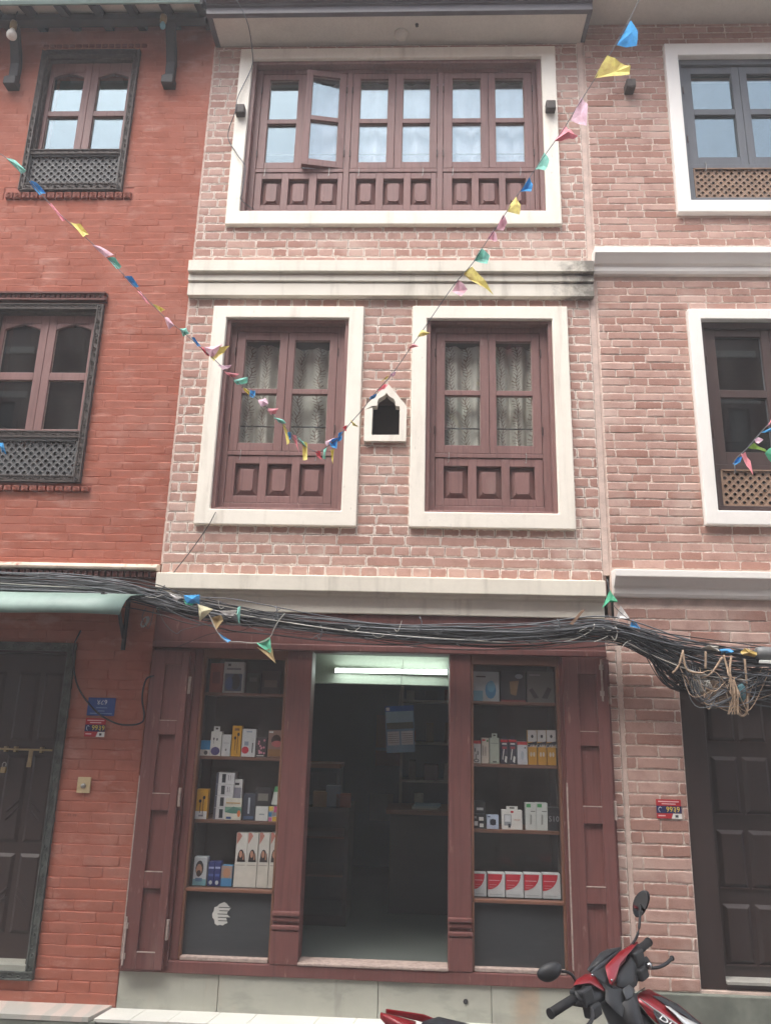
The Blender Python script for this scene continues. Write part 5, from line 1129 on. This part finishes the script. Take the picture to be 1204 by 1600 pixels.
garland('left string of paper flags sagging from the red house to the lower left window',
  [(-30, 225), (10, 246), (40, 275), (72, 312), (103, 343), (142, 378), (168, 402), (194, 430), (218, 455), (238, 476), (262, 500), (285, 518), (310, 540), (330, 557), (350, 576), (368, 594), (388, 612), (410, 630), (428, 650), (446, 668), (460, 684), (476, 697), (497, 708)], YL,
  [('t', (10, 247), (24, 250), (41, 266), (33, 271)), ('b', (45, 283), (56, 284), (72, 302), (62, 305)), ('k', (74, 316), (80, 317), (102, 343), (97, 345)), ('y', (110, 347), (125, 349), (139, 366), (130, 370)),
   ('p', (143, 382), (157, 385), (178, 398), (165, 402)), ('t', (167, 403), (180, 402), (190, 416), (182, 420)), ('b', (194, 432), (206, 431), (217, 448), (208, 447)), ('k', (214, 454), (220, 455), (234, 476), (229, 474)), ('y', (238, 475), (247, 478), (258, 484), (252, 488)),
   ('p', (257, 496), (264, 497), (272, 508), (264, 515)), ('t', (281, 513), (291, 512), (296, 521), (286, 526)), ('b', (299, 527), (304, 527), (314, 541), (309, 542)), ('r', (312, 541), (318, 543), (328, 556), (322, 554)), ('p', (318, 542), (348, 537), (335, 556), (328, 557)), ('y', (328, 557), (338, 543), (359, 540), (350, 551), (334, 564)),
   ('l', (340, 570), (362, 570), (355, 576), (348, 578)), ('k', (350, 580), (374, 584), (366, 590), (356, 586)), ('t', (365, 594), (387, 589), (386, 598), (370, 601)), ('y', (379, 605), (391, 613), (389, 617), (381, 610)), ('b', (391, 609), (399, 610), (397, 621), (390, 619)), ('l', (403, 625), (415, 622), (419, 631), (408, 635)), ('k', (417, 638), (435, 638), (431, 646), (423, 648)),
   ('t', (427, 652), (440, 655), (447, 661), (435, 660)), ('y', (441, 662), (446, 665), (452, 690), (448, 695)), ('b', (449, 675), (455, 676), (453, 687), (450, 685)), ('k', (455, 679), (462, 680), (465, 698), (468, 708)), ('t', (465, 682), (474, 690), (480, 700), (472, 694)), ('y', (473, 690), (480, 692), (480, 718), (473, 719)), ('r', (491, 705), (500, 704), (502, 718), (495, 713))])
garland('right string of paper flags rising from the lower windows to the top right eave',
  [(497, 709), (505, 702), (516, 694), (527, 686), (537, 674), (548, 660), (566, 640), (580, 621), (594, 605), (612, 585), (640, 545), (656, 522), (690, 472), (712, 441), (738, 411), (758, 380), (785, 340), (803, 312), (825, 280), (848, 246), (880, 201), (904, 162), (945, 97), (966, 60), (984, 28), (1003, -12)], YR,
  [('l', (508, 690), (522, 684), (518, 694), (511, 697)), ('b', (514, 689), (527, 684), (526, 701), (517, 698)), ('t', (505, 703), (511, 698), (508, 718), (504, 716)), ('y', (516, 703), (522, 702), (520, 725), (518, 718)), ('r', (535, 668), (542, 664), (541, 674)), ('b', (529, 676), (535, 674), (534, 686), (527, 690)), ('y', (546, 655), (560, 667), (551, 665)),
   ('b', (578, 620), (589, 614), (585, 622), (577, 624)), ('k', (587, 612), (600, 600), (607, 599), (600, 608)), ('y', (596, 597), (609, 585), (604, 592)), ('l', (604, 588), (618, 580), (616, 588), (609, 587)), ('k', (638, 543), (645, 537), (654, 541), (642, 544)), ('y', (652, 526), (659, 515), (672, 520), (660, 525)),
   ('p', (706, 455), (716, 437), (730, 452), (720, 463)), ('y', (724, 428), (737, 416), (758, 438), (771, 461), (745, 443)), ('t', (740, 407), (752, 387), (765, 399), (761, 412)), ('p', (761, 373), (771, 359), (777, 376)), ('p', (775, 358), (786, 335), (792, 347), (786, 360)), ('y', (791, 330), (806, 307), (813, 320), (811, 335)), ('b', (813, 299), (827, 276), (832, 288), (829, 299)),
   ('t', (835, 264), (850, 238), (858, 250), (851, 266)), ('k', (865, 220), (882, 196), (892, 203), (903, 212), (888, 216)), ('l', (891, 188), (908, 151), (918, 162), (916, 196)), ('y', (928, 122), (948, 86), (970, 98), (985, 102), (983, 116), (960, 118)), ('b', (963, 70), (985, 31), (996, 48), (994, 71))], crumple=.016)
garland('short tangled string of flags caught on the cables above the left display case',
  [(262, 925), (290, 936), (312, 946), (325, 958), (338, 985), (352, 1001), (375, 1003), (400, 1005), (420, 998), (432, 975), (445, 958)], lambda x, y: -.29,
  [('w', (262, 926), (284, 934), (276, 940), (266, 932)), ('b', (287, 930), (312, 929), (312, 944), (292, 943)), ('g', (287, 938), (304, 940), (300, 947), (290, 944)), ('c', (309, 944), (333, 952), (312, 971)), ('o', (328, 966), (345, 961), (349, 969), (338, 984)), ('b', (340, 988), (361, 1001), (356, 1004), (345, 997)), ('w', (342, 955), (371, 953), (360, 966)), ('t', (371, 950), (376, 947), (374, 975), (370, 962)), ('e', (401, 1005), (422, 995), (424, 1022), (412, 1014)), ('o', (401, 1011), (414, 1016), (425, 1012), (431, 1037))], r=.0028, m=M['cable3'])
garland('short string of green, silver and blue flags at the joint of the right house',
  [(948, 905), (952, 925), (958, 945), (972, 960), (990, 974), (1000, 985)], lambda x, y: -.2,
  [('g', (940, 951), (952, 921), (965, 940), (952, 941)), ('w', (961, 968), (969, 946), (983, 966), (970, 966)), ('b', (984, 979), (988, 968), (1000, 982))])
garland('string of paper flags hanging before the dark right-hand window',
  [(1235, 625), (1204, 658), (1180, 685), (1165, 702), (1152, 714), (1146, 724), (1150, 740)], lambda x, y: -.5,
  [('k', (1196, 667), (1206, 652), (1202, 664)), ('b', (1188, 676), (1214, 664), (1210, 672), (1194, 676)), ('l', (1178, 687), (1184, 683), (1192, 687), (1184, 693)), ('v', (1168, 700), (1178, 692), (1186, 698), (1200, 707), (1184, 702)), ('e', (1194, 708), (1206, 698), (1222, 712), (1208, 726)), ('k', (1157, 709), (1164, 706), (1172, 720), (1176, 742), (1166, 728)), ('b', (1144, 724), (1152, 714), (1159, 713), (1156, 722), (1147, 727))])
garland('single blue paper flag on a string at the left edge beside the lower window',
  [(-40, 660), (-6, 690), (4, 700), (8, 716)], lambda x, y: -.5, [('b', (-3, 690), (5, 692), (10, 710), (3, 706))])
# ================================================================== SCOOTER
RED = NT('metallic_red_paint'); v = RED.coord(); fl = RED.noise(v, 900, 2)
RED.bsdf(RED.mix(RED.ramp(fl, .4, .7), srgb(134, 20, 30), srgb(156, 32, 42)), .32, .35, spec=.5, coat=.6); M['red'] = RED.m
M['plastic'] = MAT('black_scooter_plastic', srgb(44, 45, 47), .5, .12, 20, .12, 300)
M['rubber'] = MAT('black_rubber', srgb(34, 34, 35), .75, .12, 20, .2, 200)
M['seat'] = MAT('black_vinyl_seat', srgb(46, 48, 52), .42, .1, 10, .15, 200)
M['lens'] = MAT('silver_lens', srgb(206, 208, 206), .18, .05, 10, 0, metal=.3, spec=.7, coat=.5)
M['mirror'] = MAT('mirror_glass', srgb(150, 154, 158), .06, .02, 5, 0, metal=1.0)
M['chrome'] = MAT('chrome', srgb(190, 190, 190), .18, .05, 10, 0, metal=1.0)
rt = Matrix.Translation((.805, -1.205, -.008)) @ Matrix.Rotation(R(-11.5), 4, 'Z'); inv = rt.inverted()
sc_ = thing('scooter', 'red and black scooter parked in front of the shop with handlebar turned', 'scooter', (.805, -1.205, -.008), R(-11.5))
def SP(mb, name, m, parent=None, **k): return mb.build(name, m, parent or sc_, local=True, **k)
# wheels
for x_ in (.46, -.66):
    wl = SP(MB().lathe((x_, -.045, .215), [(.12, .0), (.135, .0), (.135, .09), (.12, .09)], 24, 'y'), 'wheel', M['plastic'])
    SP(MB().lathe((x_, -.05, .215), [(.135, .005), (.19, .0), (.212, .03), (.215, .05), (.212, .07), (.19, .10), (.135, .095)], 28, 'y'), 'tyre', M['rubber'], wl, smooth=True)
    SP(MB().lathe((x_, -.03, .215), [(.02, -.02), (.11, .0), (.11, .07), (.02, .09)], 20, 'y'), 'rim', M['steel'], wl)
# rear body, seat, tail
def ring(x_, hw, z0, z1, n=12, p=2.6):
    r = []
    for k in range(n):
        a = 2*math.pi*k/n; c, s = math.cos(a), math.sin(a)
        r.append((x_, hw*math.copysign(abs(c)**(2/p), c), (z0+z1)/2+(z1-z0)/2*math.copysign(abs(s)**(2/p), s)))
    return r
SP(MB().loft([ring(-.22, .13, .32, .66), ring(-.34, .16, .33, .70), ring(-.55, .165, .42, .715), ring(-.75, .12, .54, .73), ring(-.86, .05, .66, .755)]), 'rear_body', M['red'], smooth=True)
SP(MB().loft([ring(-.17, .07, .66, .70), ring(-.24, .125, .66, .745), ring(-.42, .14, .68, .77), ring(-.60, .135, .69, .80), ring(-.71, .115, .70, .815), ring(-.77, .06, .73, .80)]), 'seat', M['seat'], smooth=True)
for s in (-1, 1):
    SP(MB().loft([[(-.60, s*.145, .72), (-.60, s*.165, .715), (-.60, s*.165, .735), (-.60, s*.145, .74)], [(-.78, s*.085, .775), (-.78, s*.105, .77), (-.78, s*.105, .80), (-.78, s*.085, .805)], [(-.93, s*.02, .815), (-.93, s*.034, .81), (-.93, s*.034, .828), (-.93, s*.02, .83)]]), 'grab_rail', M['red'], smooth=False, bevel=.004)
SP(MB().loft([ring(-.80, .05, .70, .80), ring(-.90, .03, .765, .815), ring(-.945, .012, .80, .822)]), 'tail_cowl', M['red'], smooth=True)
SP(MB().box(-.90, -.87, -.06, .06, .62, .70), 'tail_lamp', ink(150, 20, 24), bevel=.01)
SP(MB().box(-.24, .10, -.15, .15, .30, .345), 'footboard', M['plastic'], bevel=.01)
SP(MB().tube([(-.5, -.17, .26), (-.9, -.19, .34)], .045, 10), 'exhaust', M['plastic'], smooth=True)
SP(MB().loft([ring(.30, .05, .40, .46), ring(.40, .075, .44, .48), ring(.52, .07, .42, .47), ring(.62, .04, .34, .40)]), 'front_fender', M['red'], smooth=True)
SP(MB().tube([(.18, 0, .80), (.44, 0, .26)], .035, 8), 'fork', M['plastic'])
# apron: red outer shield over a black inner shield
def shield(x_, z_, hw, dep, n=9):
    return [(x_-dep*(abs(-1+2*k/(n-1))**2.2), hw*(-1+2*k/(n-1)), z_) for k in range(n)]
rows = [(.30, .80, .13, .12), (.335, .77, .15, .15), (.385, .74, .165, .20), (.40, .64, .17, .23), (.34, .52, .17, .22), (.26, .40, .16, .16)]
ap = SP(MB().loft([shield(*r_) for r_ in rows], closed=False), 'apron', M['red'], smooth=True, solid=.012)
SP(MB().loft([shield(r_[0]-.035, r_[1]-.005, r_[2]*.94, r_[3]*.8) for r_ in rows], closed=False), 'inner_shield', M['plastic'], smooth=True, solid=.01)
# ---- steering assembly, turned to its right
near, far = Vector((.535, -1.49, .985)), Vector((1.045, -.965, 1.105))
Cc = (near+far)/2; Lv = (far-near).normalized(); Fv = Vector((Lv.y, -Lv.x, 0)).normalized(); Fv = (Fv+Vector((0, 0, .12))); Fv = (Fv-Lv*Fv.dot(Lv)).normalized(); Uv = Fv.cross(Lv)
hl = (far-near).length/2
def st3(f_, l_, u_): return inv @ (Cc+Fv*f_+Lv*l_+Uv*u_)
class ST(MB):
    def to(s_): s_.v = [tuple(st3(*p)) for p in s_.v]; return s_
hb = SP(ST().tube([(-.02, -hl+.02, 0), (0, -.2, 0), (.01, 0, -.02), (0, .2, 0), (-.02, hl-.02, 0)], .011, 8).to(), 'handlebar', M['plastic'])
for s in (-1, 1):
    SP(ST().tube([(-.012, s*(hl-.13), 0), (-.018, s*(hl-.06), 0), (-.022, s*hl, 0)], [.0165, .017, .0165], 12).to(), 'grip', M['rubber'], hb, smooth=True)
    SP(ST().tube([(-.022, s*hl, 0), (-.023, s*(hl+.008), 0)], .0185, 12).to(), 'bar_end', M['rubber'], hb)
    SP(ST().box(-.03, .035, s*.20-.035, s*.20+.035, -.03, .028).to(), 'switch_housing', M['plastic'], hb, bevel=.008)
    SP(ST().box(.0, .05, s*.185-.03, s*.185+.03, -.075, -.03).to(), 'lever_bracket', M['plastic'], hb, bevel=.008)
    SP(ST().tube(smooth_path([(.035, s*.20, -.035), (.065, s*.25, -.05), (.075, s*.31, -.055), (.065, s*.385, -.06)], 4), [.007]*12+[.008], 8).to(), 'brake_lever', M['plastic'], hb, smooth=True)
    SP(ST().ball((.065, s*.388, -.06), .011, .011, .011, 8, 6).to(), 'lever_end', M['rubber'], hb, smooth=True)
SP(ST().lathe((.045, .215, -.03), [(.012, 0), (.012, .02), (.005, .022)], 10, 'x').to(), 'cable_nut', M['chrome'], hb, smooth=True)
nk = [inv @ p for p in (Cc+Uv*-.08+Fv*.02, Cc+Uv*-.22+Fv*.04, Cc+Uv*-.42+Fv*.05)]
SP(MB().tube(nk, [.075, .06, .055], 10), 'steering_neck', M['plastic'], smooth=True)
# mirrors
def on(px, py, z):
    d = cam_dir((px-602)/FPX, (py-800)/FPX); t = (z-CAM_Z)/d.z; return Vector((d.x*t, CAM_Y+d.y*t, z))
def mirror(base, mid_, head, axis_u, rx, ry, nrm, nm):
    mr = SP(MB().tube([inv @ p for p in smooth_path([base, mid_, head], 5)], .0055, 8), 'mirror', M['plastic'])
    n_ = nrm.normalized(); u_ = (axis_u-n_*axis_u.dot(n_)).normalized(); w_ = u_.cross(n_)
    R1 = []
    for d_, k in ((-.004, .98), (.0, 1.0), (.012, .92), (.024, .6), (.03, .15)):
        R1.append([inv @ (head+u_*rx*k*math.cos(a)*(1+.12*math.sin(a))+w_*ry*k*math.sin(a)-n_*d_) for a in [q*math.pi/10 for q in range(20)]])
    SP(MB().loft(R1), 'mirror_housing', M['plastic'], mr, smooth=True)
    SP(MB().add([inv @ (head+u_*rx*.9*math.cos(a)*(1+.12*math.sin(a))+w_*ry*.88*math.sin(a)+n_*.0055) for a in [q*math.pi/10 for q in range(20)]], [tuple(range(20))]), 'mirror_glass', M['mirror'], mr)
wf = lambda f_, l_, u_: Cc+Fv*f_+Lv*l_+Uv*u_
fb = wf(-.01, .19, .03); d0 = (fb-Vector((0, CAM_Y, CAM_Z))).length
def along(px, py, depth):                                       # point on the line of sight at a distance from the lens
    d = cam_dir((px-602)/FPX, (py-800)/FPX).normalized(); return Vector((0, CAM_Y, CAM_Z))+d*depth
mirror(fb, along(996.5, 1458, d0), along(1000.5, 1412, d0+.02), Vector((.40, -.30, .85)), .068, .030, Vector((-.66, -.72, -.22)), 'far')
nb = wf(-.01, -.19, .03); d1 = (nb-Vector((0, CAM_Y, CAM_Z))).length
mirror(nb, along(888, 1520, d1-.02), along(858, 1519, d1-.05), Vector((.95, .25, .28)), .052, .034, Vector((-.3, .9, .25)), 'near')
# fairing panels: solid shells, each at its own place round the steering head
EYE = Vector((0, CAM_Y, CAM_Z))
def dep(px, py): return 3.68+.29*((px-943)*75-(py-1525)*48)/7929
def fair(name, pts, off, thick, bulge, m, parent, k=(830, 1380, 5.235), depf=dep):
    """shell with a bulging front and real thickness; the front stands off from the steering axis by off metres"""
    q = [(k[0]+u/k[2], k[1]+v_/k[2]) for u, v_ in pts]; n = len(q)
    fr_ = [along(x_, y_, depf(x_, y_)-off) for x_, y_ in q]; c = sum(fr_, Vector())/n; away = (c-EYE).normalized()
    bk = [p+away*thick+(c-p)*.12 for p in fr_]
    inn = [p+(c-p)*.38-away*bulge for p in fr_]
    V = [inv @ p for p in bk+fr_+inn+[c-away*bulge*1.25, c+away*thick]]
    F = [(i_, (i_+1) % n, n+(i_+1) % n, n+i_) for i_ in range(n)]+[(n+i_, n+(i_+1) % n, 2*n+(i_+1) % n, 2*n+i_) for i_ in range(n)]+[(2*n+i_, 2*n+(i_+1) % n, 3*n) for i_ in range(n)]+[((i_+1) % n, i_, 3*n+1) for i_ in range(n)]
    o = SP(MB().add(V, F), name, m, parent, smooth=True)
    md = o.modifiers.new('b', 'BEVEL'); md.width = .004; md.segments = 2; md.limit_method = 'ANGLE'; md.angle_limit = R(50)
    return o
fair('meter_hood', [(450, 712), (500, 640), (560, 570), (620, 542), (720, 525), (738, 532), (640, 612), (530, 715), (480, 738)], .0, .10, .012, M['plastic'], hb)
fair('meter_visor', [(478, 738), (520, 690), (640, 600), (738, 530), (725, 556), (604, 684), (590, 692), (500, 748)], .03, .06, .004, M['seat'], hb)
fair('side_cover', [(340, 838), (368, 790), (440, 747), (500, 740), (522, 762), (562, 822), (602, 872), (590, 890), (540, 862), (470, 832), (400, 826)], .035, .09, .022, M['red'], hb)
fair('lower_cover', [(342, 842), (400, 822), (470, 826), (560, 860), (604, 884), (606, 955), (520, 1008), (430, 1010), (380, 965), (350, 905)], .01, .10, .02, M['plastic'], hb)
fair('front_cover', [(490, 742), (595, 684), (616, 742), (640, 830), (700, 850), (740, 868), (838, 858), (832, 930), (768, 972), (745, 1100), (690, 1060), (604, 965), (604, 876), (560, 816), (520, 756)], .04, .09, .012, M['plastic'], hb)
fair('side_cover', [(602, 682), (720, 562), (860, 480), (874, 488), (796, 562), (766, 640), (704, 714), (694, 790), (658, 842), (636, 822), (614, 742)], .062, .08, .010, M['red'], hb)
fair('switch_cover', [(872, 490), (902, 560), (884, 640), (864, 700), (846, 858), (740, 866), (690, 850), (694, 735), (772, 640), (806, 560)], .03, .09, .014, M['plastic'], hb)
fair('inner_face', [(742, 870), (800, 826), (846, 872), (832, 938), (772, 968)], .072, .03, .003, M['dark'], hb)
fair('lower_cover', [(850, 640), (940, 596), (972, 640), (950, 700), (884, 762), (856, 850), (800, 826), (770, 760)], .0, .08, .012, M['plastic'], hb)
for u, v_ in ((655, 797), (497, 755)): SP(MB().ball(inv @ along(830+u/5.235, 1380+v_/5.235, dep(830+u/5.235, 1380+v_/5.235)-.085), .005, .005, .005, 8, 6), 'cover_screw', M['chrome'], hb, smooth=True)
K2 = (940, 1520, 6.02)
def dap(px, py): return 3.86+(px-990)*.0024-(py-1560)*.0022
sh = fair('steering_shroud', [(60, 300), (190, 300), (290, 246), (362, 312), (432, 402), (560, 560), (700, 760), (520, 800), (330, 640), (190, 470), (120, 370)], -.02, .14, .01, M['plastic'], sc_, K2, dap)
fair('key_cover', [(250, 330), (320, 315), (362, 340), (370, 420), (300, 445), (255, 420)], .0, .03, .004, M['seat'], sh, K2, dap)
SP(MB().ball(inv @ along(940+285/6.02, 1520+365/6.02, dap(987, 1580)-.012), .008, .008, .01, 10, 6), 'key_lock', M['chrome'], sh, smooth=True)
ap2 = fair('apron', [(294, 230), (350, 186), (440, 150), (500, 188), (560, 218), (720, 300), (940, 482), (1120, 640), (1240, 800), (900, 840), (700, 720), (520, 482), (432, 402), (362, 306)], .03, .13, .02, M['red'], sc_, K2, dap)
fair('apron_edge', [(290, 216), (400, 140), (412, 146), (350, 186), (298, 226)], .05, .05, .002, M['seat'], ap2, K2, dap)
fair('side_strip', [(470, 214), (560, 226), (700, 290), (930, 478), (1100, 640), (1040, 640), (900, 482), (720, 372), (590, 300)], .060, .03, .002, M['plastic'], ap2, K2, dap)
fair('lamp_lens', [(588, 308), (642, 324), (742, 402), (900, 484), (1000, 600), (860, 580), (762, 484), (690, 404)], .078, .05, .006, M['lens'], ap2, K2, dap)
fair('black_inset', [(484, 348), (600, 440), (700, 540), (760, 640), (640, 600), (540, 484), (480, 372)], .072, .04, .001, M['plastic'], ap2, K2, dap)
SP(MB().tube([inv @ along(940+u/6.02, 1520+v_/6.02, dap(940+u/6.02, 1520+v_/6.02)-.068) for u, v_ in ((352, 242), (480, 338), (600, 420), (700, 486), (800, 570))], [.002, .004, .005, .005, .003], 6), 'trim_line', M['lens'], ap2)
cu = bpy.data.curves.new('t', 'FONT'); cu.body = 'DIO'; cu.size = .05; cu.shear = .3; cu.extrude = .0015
to = bpy.data.objects.new('t', cu); col.objects.link(to); bpy.context.view_layer.update()
tm = bpy.data.meshes.new_from_object(to.evaluated_get(bpy.context.evaluated_depsgraph_get())); bpy.data.objects.remove(to)
def apt(u, v_): return along(940+u/6.02, 1520+v_/6.02, dap(940+u/6.02, 1520+v_/6.02)-.08)
g0, g1, g2 = apt(528, 428), apt(640, 512), apt(566, 392)
ex_ = (g1-g0).normalized(); ey_ = g2-g0; ey_ = (ey_-ex_*ey_.dot(ex_)).normalized(); ez_ = ex_.cross(ey_)
for vv in tm.vertices: vv.co = inv @ (g0+ex_*vv.co.x+ey_*vv.co.y*.8+ez_*vv.co.z)
tm.materials.clear(); tm.materials.append(ink(226, 226, 224)); link(bpy.data.objects.new('lettering', tm), ap2)
# ================================================================== HOUSES ACROSS THE STREET (seen in the window panes)
def far_brick():
    g = NT('far_brick_wall'); tc = g.n('ShaderNodeTexCoord'); mp = g.n('ShaderNodeMapping'); mp.inputs['Rotation'].default_value = (R(90), 0, 0); g.l(tc.outputs['Object'], mp.inputs[0])
    b = g.n('ShaderNodeTexBrick'); g.l(mp.outputs[0], b.inputs[0]); b.inputs['Scale'].default_value = 1; b.inputs['Brick Width'].default_value = .23; b.inputs['Row Height'].default_value = .065; b.inputs['Mortar Size'].default_value = .006
    b.inputs['Color1'].default_value = (*srgb(120, 72, 60), 1); b.inputs['Color2'].default_value = (*srgb(104, 64, 54), 1); b.inputs['Mortar'].default_value = (*srgb(130, 106, 95), 1)
    g.bsdf(b.outputs[0], .85); return g.m
M['farbrick'] = far_brick()
def far_house(x0, x1, h, label, wm, seed):
    rg = random.Random(seed); t = thing('brick_house', label, 'house', ((x0+x1)/2, -5.9, 0))
    wn = [(x, x+.8, z, z+1.25) for z in (3.3, 5.4, 7.5) for x in [x0+.5+k*1.6 for k in range(int((x1-x0-.6)/1.6))] if z+1.5 < h]
    holes_wall(MB(), x0, x1, 0, h, -6.15, -5.9, wn+[(x0+.6, x0+1.5, .3, 2.3)]).build('wall', wm, t)
    MB().box(x0, x1, -9, -6.15, 0, h).build('house_body', M['room'], t)
    MB().box(x0-.05, x1+.02, -9.1, -5.55, h, h+.2).build('roof', M['fascia'], t)
    for q in wn:
        f = MB().box(q[0], q[0]+.07, -6.0, -5.88, q[2], q[3]).box(q[1]-.07, q[1], -6.0, -5.88, q[2], q[3]).box(q[0]+.07, q[1]-.07, -6.0, -5.88, q[3]-.07, q[3]).box(q[0]+.07, q[1]-.07, -6.0, -5.88, q[2], q[2]+.3).box((q[0]+q[1])/2-.03, (q[0]+q[1])/2+.03, -6.0, -5.9, q[2]+.3, q[3]-.07)
        f = f.build('window', M['wood'], t)
        MB().box(q[0]+.07, q[1]-.07, -5.97, -5.96, q[2]+.3, q[3]-.07).build('pane', M['glass_dark'], f)
        MB().box(q[0]-.1, q[1]+.1, -5.9, -5.86, q[2]-.1, q[2]).box(q[0]-.1, q[1]+.1, -5.9, -5.86, q[3], q[3]+.1).build('window_trim', M['cornice'], f)
    MB().box(x0+.6, x0+1.5, -6.05, -6.0, .3, 2.3).build('door', M['doorwood'], t)
    MB().box(x0, x1, -5.9, -5.8, 2.8, 2.95).build('cornice', M['cornice'], t)
far_house(-9, -4.3, 9.4, 'dull red house across the street, left of the others, mirrored in the lower left window', M['farbrick'], 1)
far_house(-4.28, -.4, 9.8, 'brown brick house across the street, mirrored in the curtained windows', M['farbrick'], 2)
far_house(-.38, 3.6, 9.3, 'brick house across the street mirrored in the dark right-hand window', M['farbrick'], 3)
far_house(3.62, 9, 9.6, 'brick house across the street furthest to the right, out of direct view', M['farbrick'], 4)
# ================================================================== HAZE: volume added round the camera and everything built to imitate lens glare
g = NT('glare_veil'); pvn = g.n('ShaderNodeVolumePrincipled'); pvn.inputs['Color'].default_value = (.93, .95, .96, 1); pvn.inputs['Density'].default_value = .009; pvn.inputs['Anisotropy'].default_value = 0.0
g.l(pvn.outputs[0], g.out.inputs['Volume'])
hz = tag(bx(-62, 62, -62, 62, -1.0, 10.5).build('haze', g.m), kind='stuff')
sc.cycles.volume_bounces = 1
